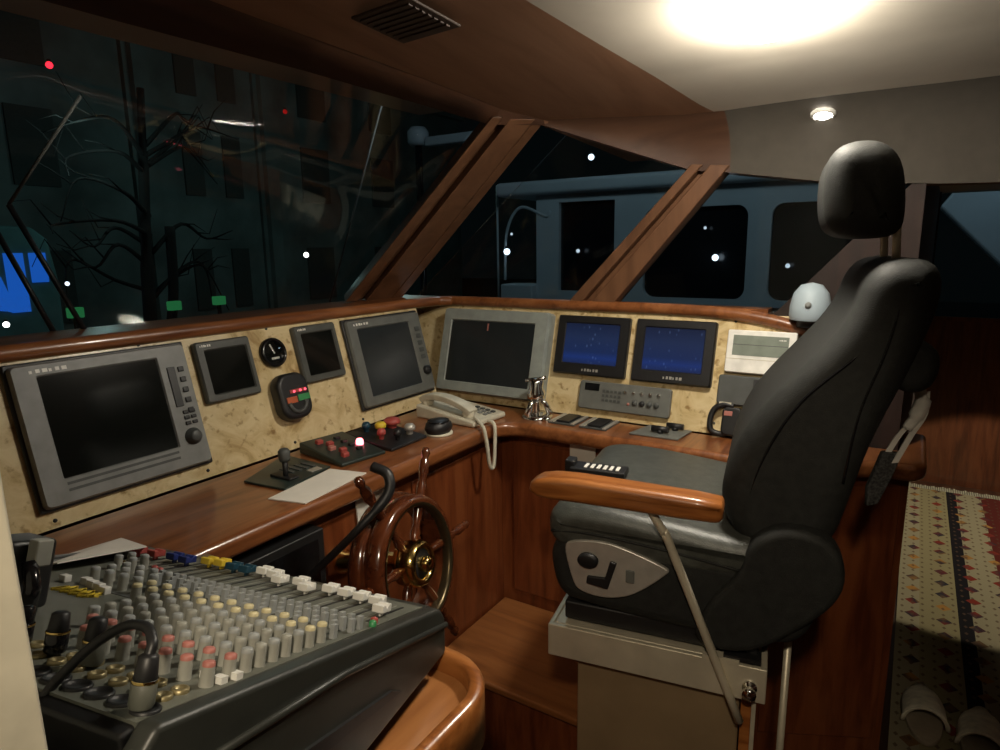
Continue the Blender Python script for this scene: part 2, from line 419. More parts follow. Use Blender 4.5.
po = struct(b.build('trim_4', 'mullion', bevel=.004))
# second raked mullion
b = MB()
def mull(bl, br, tl, tr, y0, y1, splits):
    bl, br, tl, tr = map(Vector, (bl, br, tl, tr))
    for t0, t1, dy in splits:
        a, a1, c, c1 = bl.lerp(br, t0), bl.lerp(br, t1), tl.lerp(tr, t0), tl.lerp(tr, t1)
        b.prism([a + Vector((0, dy, 0)), a1 + Vector((0, dy, 0)), c1 + Vector((0, dy, 0)), c + Vector((0, dy, 0))], (0, .07, 0))
mull((-1.03, 2.05, 1.345), (-.86, 2.05, 1.345), (-.60, 2.03, 1.785), (-.49, 2.04, 1.775), 0, 0, ((0, .3, -.012), (.3, .5, .02), (.5, 1, -.012)))
struct(b.build('trim_5', 'mullion', bevel=.004))
# aft pillar and the wall behind the helm seat
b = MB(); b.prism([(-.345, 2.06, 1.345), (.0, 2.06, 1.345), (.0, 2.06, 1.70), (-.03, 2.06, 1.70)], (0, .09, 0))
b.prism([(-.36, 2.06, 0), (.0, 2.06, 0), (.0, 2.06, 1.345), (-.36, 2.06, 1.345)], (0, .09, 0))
struct(b.build('wall_right', 'shaded'))
b = MB(); b.prism([(-.04, 2.15, 0), (.0, 2.15, 0), (.0, 2.28, 0), (.075, 4.9, 0), (.035, 4.9, 0), (-.04, 2.3, 0)], (0, 0, 1.9)); struct(b.build('wall_passage', 'shaded'))
# far wall with the window beyond the passage
b = MB(); b.box((.03, 4.9, 0), (2.4, 4.98, 1.075)); b.box((.08, 4.885, 1.06), (2.4, 4.9, 1.085)); struct(b.build('wall_far', 'panel_door'))
b = MB(); b.box((.03, 4.9, 1.075), (.085, 4.98, 1.9)); b.box((.9, 4.9, 1.075), (2.4, 4.98, 1.9)); b.box((.03, 4.9, 1.875), (2.4, 4.98, 1.9))
struct(b.build('trim_6', 'black'))
wf = struct(MB().box((.085, 4.93, 1.075), (.9, 4.94, 1.875)).build('window_4', 'glass2'))
# plain walls out of view
struct(bx((2.4, -1.6, 0), (2.46, 5.1, 2.2), 'wall_aft', 'panel_door'))
struct(bx((-1.9, -1.66, 0), (2.4, -1.6, 2.2), 'wall_port', 'panel_door'))
struct(bx((-1.9, -1.6, 0), (-1.84, 2.1, 1.30), 'wall_front', 'mahog_z'))
b = MB(); b.box((-1.84, 2.1, 0), (.0, 2.16, 1.30)); struct(b.build('wall_starboard', 'mahog_z'))
# window glass : raked windshield and the two raked side panes
b = MB()
def gtop(y):
    for (xa, ya, za), (xb, yb, zb) in zip(L1, L1[1:]):
        if y <= yb: t = (y - ya) / (yb - ya); return (xa + (xb - xa) * t - .03, y, za + (zb - za) * t + .02)
    return (L1[-1][0] - .03, y, L1[-1][2] + .02)
gy = [-1.6, -1, -.5, 0, .3, .5] + [.6 + .1 * k for k in range(12)]
for ya, yb in zip(gy, gy[1:]): b.poly([(-1.78, ya, 1.35), (-1.78, yb, 1.35), gtop(yb), gtop(ya)], True)
bmesh.ops.remove_doubles(b.bm, verts=b.bm.verts, dist=1e-5)
w1 = struct(b.build('window_1', 'glass'))
so = w1.modifiers.new('thick', 'SOLIDIFY'); so.thickness = .006
def pane(name, pts):
    o = struct(MB().prism(pts, (0, .006, 0)).build(name, 'glass2')); return o
pane('window_2', [(-1.75, 2.08, 1.34), (-1.0, 2.08, 1.34), (-.58, 2.08, 1.79), (-.98, 2.0, 1.93)])
pane('window_3', [(-.9, 2.08, 1.34), (-.33, 2.08, 1.34), (-.02, 2.08, 1.71), (-.5, 2.08, 1.78)])
# rail / ledge along the top of the instrument panels
path = smooth_path([(-1.578, -1.2, 1.347), (-1.578, .4, 1.347), (-1.578, 1.5, 1.347), (-1.575, 1.93, 1.347), (-1.535, 2.03, 1.347), (-1.44, 2.045, 1.347), (-1.0, 2.045, 1.347), (-.58, 2.045, 1.345), (-.38, 2.04, 1.330), (-.22, 2.03, 1.292), (-.08, 2.02, 1.235)], 6)
b = MB(); b.tube(path, .019, 12)
b.box((-1.82, -1.6, 1.335), (-1.575, 2.1, 1.358)); b.box((-1.6, 2.04, 1.335), (-.36, 2.11, 1.358))
lg = struct(b.build('trim_7', 'mahog')); lg['label'] = 'varnished rail and ledge along the top of the instrument panels'
# white door post close to the camera
b = MB(); b.box((-.80, .03, 0), (-.352, .118, 2.06)); b.box((-.40, .025, 0), (-.372, .03, 2.06)); b.tube([(-.350, .072, 0), (-.350, .072, 2.06)], .006, 8)
dp = struct(b.build('door_1', 'cream', bevel=.006)); dp['label'] = 'cream door post at the edge of the wheelhouse'

# ================================================================== CONSOLE
t15 = R(15); c15, s15 = math.cos(t15), math.sin(t15)
FL = Matrix(((0, -s15, c15, -1.48), (1, 0, 0, 0), (0, c15, s15, .98), (0, 0, 0, 1)))        # left panel frame: x along run, y up panel, z out
FR = Matrix(((1, 0, 0, 0), (0, s15, -c15, 1.95), (0, c15, s15, .98), (0, 0, 0, 1)))         # right panel frame
dl = thing('dash_panel', 'burl wood instrument panel below the windshield, holding the dark radar screens', 'instrument panel', FL)
bx((-1.0, .002, -.03), (1.885, .372, 0), 'veneer', 'burl', dl)
dr = thing('dash_panel', 'burl wood instrument panel below the side windows, holding the blue screens', 'instrument panel', FR)
bx((-1.70, .002, -.03), (-.27, .372, 0), 'veneer', 'burl', dr)
def screw(par, x, y):
    MB().lathe([(.0, .003), (.004, .002), (.0045, 0)], T(x, y, .0), 10).build('screw', 'black', par)
for x, y in ((.575, .018), (.93, .02), (1.21, .02), (1.49, .024), (.22, .02), (1.21, .36), (.84, .362)): screw(dl, x, y)
for x, y in ((-.45, .35), (-.48, .035), (-.285, .35)): screw(dr, x, y)

# worktop
def arc(cx, cy, r, a0, a1, n=6): return [(cx + r * math.cos(R(a0 + (a1 - a0) * i / n)), cy + r * math.sin(R(a0 + (a1 - a0) * i / n))) for i in range(n + 1)]
ol = [(-1.48, -1.2), (-1.12, -1.2)] + [(-1.12, 1.68)] + arc(-1.03, 1.68, .09, 180, 90)[1:] + [(-.34, 1.77), (-.27, 1.785), (-.03, 1.912)] + arc(-.0, 1.975, .07, -65, 0)[1:] + [(.07, 2.27), (.004, 2.27), (.004, 2.055), (-.14, 2.055), (-.14, 1.952), (-1.567, 1.952), (-1.48, 1.884)]
wt = MB().prism([(x, y, .932) for x, y in ol], (0, 0, .048)).build('console_worktop', 'mahog', bevel=.016, seg=4)
tag(wt, 'varnished mahogany worktop running in an L under both instrument panels', 'worktop')
cl = thing('console_cabinet', 'mahogany cabinet front behind the ship wheel, below the windshield side of the worktop', 'cabinet', T(-1.18, 0, 0))
bx((-.3, -1.2, 0), (0, 1.85, .931), 'body', 'mahog_z', cl)
for y0, y1 in ((-.4, .5), (.56, 1.30), (1.36, 1.80)): bx((.0, y0, .06), (.008, y1, .89), 'door', 'mahog_z', cl, bevel=.004)
cr = thing('console_cabinet', 'mahogany cabinet front behind the helm seat, below the side windows', 'cabinet', T(0, 1.85, 0))
MB().prism([(-1.179, 0, 0), (-.30, 0, 0), (.035, .17, 0), (.035, .195, 0), (-1.179, .195, 0)], (0, 0, .931)).build('body', 'mahog_z', cr)
for x0, x1 in ((-1.13, -.78), (-.74, -.38)): bx((x0, -.008, .33), (x1, 0, .89), 'door', 'mahog_z', cr, bevel=.004)
bx((.02, -.008, .1), (.355, 0, .89), 'door', 'mahog_z', cr, T(-.30, 0, 0) @ Matrix.Rotation(math.atan2(.17, .335), 4, 'Z'), bevel=.004)
st = thing('footrest_step', 'wooden footrest step in the corner between the wheel and helm seat', 'step', T(-1.18, 1.4, 0))
bx((.012, .02, 0), (.52, .44, .268), 'riser', 'mahog_z', st)
bx((.012, 0, .268), (.53, .44, .292), 'tread', 'tread', st, bevel=.008)

# ------------------------------------------------------------------ instruments
def logo(par, x, y, z, w, h, m='white', n=6):
    """a worn illegible maker's mark: a row of tiny strokes"""
    b = MB(); step = w / n
    for i in range(n): b.box((x + i * step, y, z), (x + i * step + step * (.45 + .35 * ((i * 7) % 3) / 2), y + h * (1 if i % 3 else .8), z + .0006))
    return b.build('logo', m, par)
def ring_frame(par, w, h, d, inset, m, r=.012, chamfer=.012, name='frame'):
    """bezel: outer rounded rect raised d, opening inset=(l,b,r,t), sloping into the screen"""
    l, bt, rt, tp = inset
    O = rrect(0, 0, w, h, r, 0); O1 = rrect(0, 0, w, h, r, d * .7); O2 = rrect(.004, .004, w - .004, h - .004, r * .8, d)
    I = rrect(l, bt, w - rt, h - tp, .004, d); I2 = rrect(l + .004, bt + .004, w - rt - .004, h - tp - .004, .003, d - .006)
    b = MB(); L = [[b.bm.verts.new(p) for p in q] for q in (O, O1, O2, I, I2)]
    for A, B in zip(L, L[1:]):
        for j in range(len(A)):
            k = (j + 1) % len(A); b.bm.faces.new([A[j], A[k], B[k], B[j]])
    b.bm.faces.new(L[0])
    return b.build(name, m, par)
def screen_plate(par, x0, y0, x1, y1, z, m, name='screen'):
    return bx((x0, y0, z - .004), (x1, y1, z), name, m, par)

# big grey display nearest the camera
g = thing('chart_display', 'large grey framed dark display with a button column, nearest the cream door post', 'display', FL @ T(.555, .044, .001))
ring_frame(g, .382, .305, .026, (.045, .052, .075, .026), 'grey'); 
bx((-.006, -.006, 0), (.388, .311, .012), 'back_flange', 'black', g, bevel=.004)
screen_plate(g, .047, .054, .309, .281, .0215, 'screen')
bx((.05, .026, .026), (.30, .032, .0268), 'trim_line', 'dark_grey', g); bx((.05, .04, .026), (.30, .046, .0268), 'trim_line', 'dark_grey', g)
logo(g, .035, .284, .026, .075, .008); bx((.028, .281, .0255), (.125, .296, .0259), 'logo_plate', 'silver', g)
bx((.322, .15, .026), (.342, .25, .029), 'key_column', 'black', g, bevel=.003)
for i in range(5): bx((.349, .235 - i * .026, .026), (.364, .248 - i * .026, .03), 'button', 'black', g, bevel=.002)
for i in range(3):
    for j in range(2): bx((.334 + j * .018, .13 - i * .014, .026), (.348 + j * .018, .139 - i * .014, .03), 'button', 'black', g, bevel=.002)
MB().lathe([(.021, 0), (.021, .004), (.016, .006), (.015, .016), (.011, .019), (0, .018)], T(.345, .072, .026), 24).build('rotary_knob', 'dark_grey', g)
# the small square displays
def small_disp(x, y, w, h, label, m='screen'):
    g = thing('small_display', label, 'display', FL @ T(x, y, .001), 'small square displays')
    ring_frame(g, w, h, .018, (.022, .018, .014, .022), 'slate', r=.008)
    screen_plate(g, .024, .02, w - .016, h - .024, .0135, m)
    logo(g, .014, h - .015, .018, .032, .006); return g
small_disp(.968, .184, .166, .162, 'small square grey framed dark display left of the round gauge')
small_disp(1.288, .178, .166, .174, 'small square grey framed display between the round gauge and the radar display', 'screen')
# round gauge
g = thing('round_gauge', 'small round black gauge with shiny bezel between the two small displays', 'gauge', FL @ T(1.208, .288, .001))
MB().lathe([(.043, 0), (.043, .012), (.038, .017), (.033, .014), (.033, .009)], None, 32).build('bezel', 'black_gloss', g)
MB().lathe([(0, .0095), (.0335, .0095)], None, 32).build('dial', 'screen', g)
MB().lathe([(0, .016), (.018, .014), (.032, .0105)], None, 28).build('lens', glass('gauge glass', (.85, .85, .85), 1.5), g)
bx((-.002, -.004, .0097), (.002, .026, .011), 'needle', 'white', g, T(0, 0, 0) @ Matrix.Rotation(R(20), 4, 'Z'))
bx((-.012, -.02, .0097), (.014, -.014, .0105), 'scale_mark', 'white', g)
# rudder indicator
g = thing('rudder_indicator', 'black rounded rudder indicator with red and green band below the round gauge', 'gauge', FL @ T(1.165, .085, .001))
b = MB(); b.prism(rrect(0, 0, .108, .135, .038), (0, 0, .045)); b.build('housing', 'black', g, bevel=.012)
b = MB(); b.tube([(.054 + .03 * math.cos(q), .05 + .03 * math.sin(q), .046) for q in [R(180 + 18 * i) for i in range(11)]], .006, 8); b.build('hood', 'dark_grey', g)
bx((.018, .048, .044), (.054, .066, .0475), 'port_band', 'orange_band', g, bevel=.001)
bx((.058, .05, .044), (.1, .068, .0475), 'starboard_band', 'green_glow', g, bevel=.001)
bx((.035, .076, .044), (.092, .086, .047), 'scale', 'red', g)
for x in (.048, .07, .088): MB().lathe([(0, .004), (.003, .003), (.004, 0)], T(x, .08, .047), 10).build('indicator_light', 'tiny_red', g)
# middle radar display
g = thing('radar_display', 'tilted dark grey framed display beside the corner, left of the telephone', 'display', FL @ T(1.495, .054, .001))
ring_frame(g, .366, .293, .024, (.04, .03, .062, .03), 'mid_grey'); bx((-.006, -.006, 0), (.372, .299, .012), 'back_flange', 'black', g, bevel=.004)
screen_plate(g, .042, .032, .302, .261, .0195, 'screen_soft'); logo(g, .03, .272, .024, .07, .008)
MB().lathe([(.017, 0), (.016, .012), (.010, .015), (0, .014)], T(.334, .075, .024), 20).build('rotary_knob', 'black', g)
for i in range(5): bx((.322, .118 + i * .026, .024), (.346, .134 + i * .026, .028), 'button', 'dark_grey', g, bevel=.002)
# pale monitor
g = thing('monitor', 'large pale grey framed dark monitor standing in the corner behind the telephone', 'monitor', FR @ T(-1.515, .03, .001))
ring_frame(g, .452, .314, .05, (.036, .036, .05, .042), 'monitor_white', r=.01)
screen_plate(g, .038, .038, .400, .270, .0455, 'screen_soft')
MB().box((.2, .235, .0457), (.206, .262, .0462)).build('status_mark', 'red_cap', g)
# two lit blue displays
for x, w, lab, sd in ((-1.04, .262, 'black framed display with a lit blue page, beside the pale grey monitor', 1.3), (-.755, .256, 'black framed display with a lit blue page, beside the white control panel', 4.1)):
    g = thing('blue_display', lab, 'display', FR @ T(x, .140, .001), 'lit blue displays')
    ring_frame(g, w, .202, .022, (.03, .036, .03, .024), 'black', r=.006)
    screen_plate(g, .032, .038, w - .032, .176, .0175, blue_screen('lit blue page %d' % int(sd), sd, .34))
    logo(g, w * .42, .013, .022, .062, .009, 'silver')
# intercom / control panel
g = thing('control_panel', 'long grey control panel with five shiny keys below the blue displays', 'control panel', FR @ T(-.93, .03, .001))
b = MB(); b.prism(rrect(0, 0, .315, .094, .01), (0, 0, .018)); b.build('faceplate', 'mid_grey', g, bevel=.004)
bx((.02, .062, .018), (.072, .086, .0195), 'display_window', 'black_gloss', g)
for i in range(5): MB().lathe([(.006, 0), (.0055, .005), (.003, .007), (0, .007)], T(.165 + i * .028, .068, .018), 12).build('key', 'chrome', g)
for i in range(5):
    for j in range(3): bx((.085 + i * .014, .03 + j * .015, .018), (.094 + i * .014, .038 + j * .015, .0205), 'button', 'dark_grey', g)
for i in range(4): MB().lathe([(.009, 0), (.008, .006), (0, .007)], T(.2 + i * .024, .036, .018), 14).build('knob', 'dark_grey' if i != 1 else 'black', g)
MB().lathe([(.005, 0), (.004, .003), (0, .003)], T(.178, .03, .018), 10).build('button', 'red_cap', g)
# white control panel
g = thing('white_control_unit', 'white control unit with a grey display window beside the black seat back', 'control unit', FR @ T(-.462, .193, .001))
b = MB(); b.prism(rrect(0, 0, .192, .128, .006), (0, 0, .03)); b.build('case', 'white', g, bevel=.004)
bx((.018, .052, .03), (.172, .112, .0312), 'display_window', 'lcd', g)
bx((.018, .083, .0312), (.172, .085, .0316), 'display_line', 'dark_grey', g); logo(g, .145, .1, .0313, .02, .004)
bx((.002, .04, .03), (.19, .042, .0306), 'flap_seam', 'cream', g)
# VHF radio with handset
g = thing('marine_radio', 'black radio mounted below the white control unit', 'radio', FR @ T(-.474, .096, .001))
b = MB(); b.prism(rrect(0, 0, .2, .088, .008), (0, 0, .03)); b.build('case', 'dark_grey', g, bevel=.004)
bx((.118, .04, .03), (.15, .07, .032), 'display_window', 'lcd', g); bx((.1, .02, .03), (.16, .08, .031), 'bezel', 'black', g)
bx((.01, -.004, .03), (.045, .006, .031), 'label_plate', 'cream', g)
h = thing('radio_handset', 'black radio handset with curled cord below the radio', 'handset', FR @ T(-.482, .004, .004))
b = MB(); b.tube(smooth_path([(.06, .088, .02), (.03, .09, .022), (.006, .075, .022), (-.004, .045, .022), (.0, .012, .02), (.02, .002, .016), (.045, .004, .014)]), .0085, 10); b.build('cord', 'black', h)
b = MB(); b.prism(rrect(.03, .0, .085, .085, .015), (0, 0, .03)); b.build('body', 'black', h, bevel=.006)
bx((.036, .058, .03), (.06, .072, .032), 'call_button', 'red_cap', h, bevel=.002)
# white dome lamp at the end of the rail
g = thing('dome_lamp', 'pale dome lamp on the rail end beside the seat back', 'lamp', T(-.245, 2.02, 1.335))
MB().lathe([(.05, 0), (.055, .01), (.054, .04), (.046, .075), (.028, .098), (0, .105)], None, 24).build('dome', 'boat_white', g)
MB().lathe([(.034, -.02), (.034, .002), (.05, .002)], None, 20).build('base', 'black', g)
MB().lathe([(.009, 0), (.008, .005), (0, .007)], T(0, -.052, .045) @ Matrix.Rotation(R(90), 4, 'X'), 12).build('knob', 'grey', g)

# ------------------------------------------------------------------ on the worktop, left run
ZT = .9805
g = thing('paper_sheet', 'white paper sheet lying across the worktop edge in front of the engine lever', 'paper', T(0, 0, 0))
b = MB(); b.prism([(-1.226, .909, ZT + .0005), (-1.128, .934, ZT + .0005), (-1.152, 1.156, ZT + .0005), (-1.257, 1.130, ZT + .0005)], (0, 0, .0025)); b.build('sheet', 'paper', g)
g = thing('paper_sheet', 'white paper sheet leaning on the far corner of the mixing desk', 'paper', T(0, 0, 0))
b = MB(); b.prism([(-1.147, .541, 1.052), (-1.172, .403, 1.052), (-.935, .357, 1.142), (-.968, .492, 1.101)], (0, 0, .002)); b.build('sheet', 'paper', g)
# engine control plate with lever
g = thing('engine_control', 'dark engine control plate with one upright black lever beside the white paper', 'engine control', T(-1.34, 1.03, ZT))
b = MB(); b.prism([(-.03, -.08, 0), (.105, -.065, 0), (.075, .11, 0), (-.115, .115, 0)], (0, 0, .006)); b.build('plate', 'plate_dark', g, bevel=.002)
bx((.0, -.025, .006), (.075, .005, .012), 'lever_slot', 'black', g, bevel=.002)
b = MB(); b.tube([(.045, -.012, .006), (.043, -.010, .03), (.04, -.008, .052)], [.006, .007, .008], 12); b.build('lever', 'black', g)
MB().lathe([(0, 0), (.012, 0), (.0145, .008), (.015, .026), (.010, .032), (0, .033)], T(.039, -.007, .048), 16).build('grip', 'dark_grey', g)
for i in range(4): bx((-.02 + i * .004, .02 + i * .02, .006), (.03 + i * .004, .03 + i * .02, .0085), 'button_row', 'dark_grey', g)
bx((.05, .05, .006), (.07, .085, .008), 'nameplate', 'silver', g)
# switch box
g = thing('switch_box', 'raised black switch box with red switches and a lit red lamp', 'switch box', T(-1.33, 1.24, ZT) @ Matrix.Rotation(R(-8), 4, 'Z'))
b = MB(); b.prism([(-.10, -.07, 0), (.10, -.07, 0), (.10, -.07, .010), (-.10, -.07, .032)], (0, .15, 0)); b.build('housing', 'plate_dark', g, bevel=.004)
for i in range(5):
    o = bx((-.008, -.010, 0), (.008, .010, .014), 'switch', 'red' if i != 2 else 'red_cap', g, T(-.06 + i * .03, -.03 + (i % 2) * .015, .024 - i * .003) @ Matrix.Rotation(R(7), 4, 'Y'), bevel=.003)
for i in range(4): bx((-.007, -.009, 0), (.007, .009, .01), 'switch', 'black', g, T(-.06 + i * .035, .03, .024 - i * .003), bevel=.003)
MB().lathe([(.011, 0), (.011, .012), (.008, .018), (0, .02)], T(.015, .055, .017), 16).build('pilot_lamp', 'led_red', g)
g = thing('lever_panel', 'black panel of coloured push knobs next to the telephone', 'control panel', T(-1.27, 1.41, ZT))
b = MB(); b.prism([(-.13, -.085, 0), (.055, -.085, 0), (.055, -.085, .01), (-.13, -.085, .03)], (0, .16, 0)); b.build('housing', 'black', g, bevel=.004)
for x, y, r, m in ((-.065, .0, .017, 'yellow'), (-.068, .055, .026, 'red'), (.012, .045, .017, 'silver'), (-.02, -.045, .013, 'red'), (.02, -.02, .012, 'black'), (-.095, -.03, .013, 'navy')):
    MB().lathe([(r * .55, 0), (r * .6, .012), (r, .014), (r * 1.02, .024), (r * .7, .031), (0, .033)], T(x, y, .016 - x * .08), 18).build('push_knob', m, g)
g = thing('hand_controller', 'small black hand controller on a pale base beside the telephone cord', 'controller', T(-1.215, 1.542, ZT))
b = MB(); b.lathe([(0, 0), (.045, 0), (.044, .006), (0, .006)], None, 24); b.build('base', 'cream', g)
MB().lathe([(.034, .006), (.04, .02), (.036, .036), (.022, .046), (0, .048)], Matrix.Scale(1.25, 4, (0, 1, 0)), 24).build('body', 'black', g)
b = MB(); b.tube([(.03 * math.cos(q), .036 * math.sin(q), .04) for q in [R(30 * i) for i in range(12)]], .004, 8, closed=True); b.build('ring', 'black_gloss', g)
# telephone
g = thing('telephone', 'cream corded telephone lying in the corner of the worktop', 'telephone', T(-1.275, 1.74, ZT) @ Matrix.Rotation(R(-4), 4, 'Z'))
b = MB(); b.prism([(-.125, -.088, 0), (.13, -.088, 0), (.13, -.088, .018), (-.04, -.088, .036), (-.125, -.088, .046)], (0, .176, 0)); o = b.build('base', 'cream', g, bevel=.007)
for i in range(4):
    for j in range(3): bx((0, 0, 0), (.013, .012, .005), 'key', 'dark_grey' if j == 2 else 'grey', g, T(.03 + i * .022, .0 + j * .022, .0285 - i * .0024) @ Matrix.Rotation(R(6), 4, 'Y'))
hb = MB()
hp = smooth_path([(-.118, -.052, .056), (-.095, -.052, .070), (-.045, -.052, .076), (.015, -.052, .070), (.065, -.052, .056), (.098, -.052, .040)], 6)
hb.strip(hp, .044, .020, (0, 1, 0)); o = hb.build('handset', 'cream', g, bevel=.007)
for x, z in ((-.10, .042), (.08, .024)): MB().lathe([(.019, 0), (.022, .010), (.018, .024)], T(x, -.052, z), 18).build('ear_cup', 'cream', o)
c = MB().tube(smooth_path([(-1.165, 1.668, 1.012), (-1.14, 1.655, 1.002), (-1.118, 1.640, .995), (-1.106, 1.634, .985), (-1.098, 1.636, .94), (-1.096, 1.645, .875), (-1.096, 1.658, .852), (-1.096, 1.672, .862), (-1.098, 1.682, .92), (-1.102, 1.690, .975), (-1.115, 1.698, .992), (-1.135, 1.702, .992)], 10), .0062, 8).build('cord', 'cream')
c.parent = g; c.matrix_parent_inverse = g.matrix_world.inverted()
# ------------------------------------------------------------------ on the worktop, right run
g = thing('chrome_bell', 'shiny chrome bell cluster standing in front of the pale monitor', 'bell', T(-1.045, 1.868, ZT))
MB().lathe([(.052, 0), (.052, .006), (.04, .012), (.02, .016), (0, .017)], None, 24).build('base', 'chrome', g)
MB().lathe([(.014, .014), (.012, .05), (.018, .06), (.030, .066), (.032, .085), (.024, .10), (.026, .122), (.018, .134), (0, .136)], T(-.004, 0, 0), 20).build('stem', 'chrome', g)
for a, l in ((20, .045), (140, .05), (255, .05)):
    d = Vector((math.cos(R(a)), math.sin(R(a)), 0)); MB().tube([Vector((0, 0, .07)), d * l * .6 + Vector((0, 0, .05)), d * l + Vector((0, 0, .012))], [.007, .009, .012], 10).build('leg', 'chrome', g)
MB().tube([(-.04, -.01, .125), (0, 0, .13), (.03, .005, .138)], [.006, .008, .007], 10).build('crossbar', 'chrome', g)
MB().lathe([(.013, 0), (.016, .008), (.01, .017), (0, .019)], T(.055, -.035, 0), 14).build('thumb_screw', 'chrome', g)
for x, lab in ((-.93, 'flat black switch plate with silver edges nearer the chrome bell'), (-.82, 'flat black switch plate with silver edges nearer the grey joystick pad')):
    g = thing('switch_plate', lab, 'switch plate', T(x, 1.875, ZT) @ Matrix.Rotation(R(0), 4, 'Z'), 'flat switch plates')
    bx((-.046, -.055, 0), (.046, .06, .005), 'plate', 'dark_grey', g, bevel=.001)
    bx((-.046, -.055, .005), (-.036, .06, .008), 'edge_strip', 'silver', g); bx((.034, -.055, .005), (.044, .06, .008), 'edge_strip', 'silver', g)
    bx((-.024, -.045, .005), (.024, .05, .012), 'cover', 'black', g, bevel=.003)
    bx((-.032, -.05, .005), (-.029, .055, .0075), 'edge_strip', 'cream', g)
g = thing('joystick_pad', 'flat grey pad with two short black levers right of the switch plates', 'controller', T(-.615, 1.885, ZT))
b = MB(); b.prism([(-.085, -.06, 0), (.065, -.055, 0), (.075, .055, 0), (-.06, .06, 0)], (0, 0, .006)); b.build('plate', 'mid_grey', g, bevel=.002)
for x, y in ((.0, -.022), (.03, .03)):
    b = MB(); b.tube([(x, y, .006), (x, y, .016)], .009, 12); b.build('stem', 'black', g)
    b = MB(); b.tube([(x - .026, y, .02), (x + .026, y, .02)], .009, 12); b.build('lever', 'black', g)
g = thing('paper_note', 'small white note fixed under the worktop edge behind the seat arm', 'note', T(0, 0, 0))
b = MB(); b.prism([(-.905, 1.838, .925), (-.815, 1.838, .925), (-.815, 1.838, .855), (-.905, 1.838, .855)], (0, -.003, 0)); b.build('sheet', 'paper', g)

# ------------------------------------------------------------------ under the edge, left run
b = MB(); b.prism([(-1.168, 1.125, .925), (-1.165, 1.27, .925), (-1.165, 1.235, .80), (-1.165, 1.195, .66), (-1.168, 1.125, .64), (-1.165, 1.13, .80)], (.004, 0, 0))
o = b.build('hanging_cloth', 'cloth'); tag(o, 'white cloth hanging below the worktop behind the ship wheel', 'cloth')
g = thing('black_box', 'small black box fixed under the worktop between mixing desk and wheel', 'box', T(-1.17, .90, .76))
bx((0, -.18, 0), (.05, .075, .15), 'case', 'black', g, bevel=.004); bx((.05, -.16, .02), (.052, .055, .13), 'face', 'black_gloss', g)

# ship wheel
WX, WY, WZ = -.955, 1.090, .812
g = thing('ship_wheel', 'varnished wooden ship wheel with brass hub in front of the console', 'ship wheel', T(WX, WY, WZ) @ Matrix.Rotation(R(8), 4, 'Z') @ Matrix.Rotation(R(80), 4, 'Y'))
# local: z = world +x ; x = world -z ; y = world y
MB().lathe([(.134, -.055), (.134, .02), (.138, .028), (.151, .029), (.160, .024), (.164, .012), (.165, -.006), (.161, -.013), (.158, -.016), (.161, -.019), (.167, -.023), (.170, -.033), (.170, -.046), (.165, -.056), (.154, -.060), (.134, -.055)], None, 56).build('rim', 'varnish', g)
MB().lathe([(.1335, .006), (.1325, .022), (.137, .0295), (.143, .0305)], None, 56).build('inlay_ring', 'bronze', g)
hub = MB().lathe([(.026, -.09), (.026, -.02), (.052, -.02), (.056, .0), (.056, .022), (.050, .036), (.042, .040), (.036, .034), (.034, .030)], None, 36).build('hub', 'brass', g)
MB().lathe([(0, .031), (.035, .031)], None, 32).build('hub_face', 'black', hub)
MB().lathe([(.018, .0), (.018, .02), (.012, .026), (0, .027)], T(0, 0, .03), 20).build('hub_nut', 'brass', hub)
for k in range(6):
    q = R(-3 + 60 * k); dy, dz = math.cos(q), math.sin(q)
    rot = Matrix(((0, 0, -dz, 0), (0, 0, dy, 0), (1, 0, 0, 0), (0, 0, 0, 1)))
    rot = Matrix.Identity(4); X = Vector((-dz, dy, 0)); Zl = Vector((0, 0, 1)); Yl = X.cross(Zl) * -1
    fr = Matrix((( Zl.x, Zl.cross(X).x * -1, X.x, 0), (Zl.y, Zl.cross(X).y * -1, X.y, 0), (Zl.z, Zl.cross(X).z * -1, X.z, 0), (0, 0, 0, 1)))
    MB().lathe([(.009, .05), (.013, .07), (.009, .09), (.012, .115), (.014, .135), (.014, .145)], fr, 14).build('spoke', 'varnish', g)
    MB().lathe([(.012, .155), (.013, .19), (.008, .202), (.0135, .225), (.0125, .250), (.008, .260), (.012, .272), (.009, .285), (0, .288)], fr, 14).build('handle', 'varnish', g)
MB().lathe([(.03, -.213), (.03, -.2), (.024, -.19), (.024, -.08)], None, 20).build('shaft', 'brass', g)
c = MB().tube(smooth_path([(-.962, .985, 1.085), (-.925, .992, 1.07), (-.915, .975, 1.03), (-.945, .915, .97), (-1.0, .895, .91), (-1.06, .885, .85), (-1.09, .87, .80), (-1.10, .86, .70)], 8), [.0115] * 20 + [.0085] * 37, 10).build('black_cable', 'black')
tag(c, 'thick black cable hanging over the wheel down towards the mixing desk', 'cable')

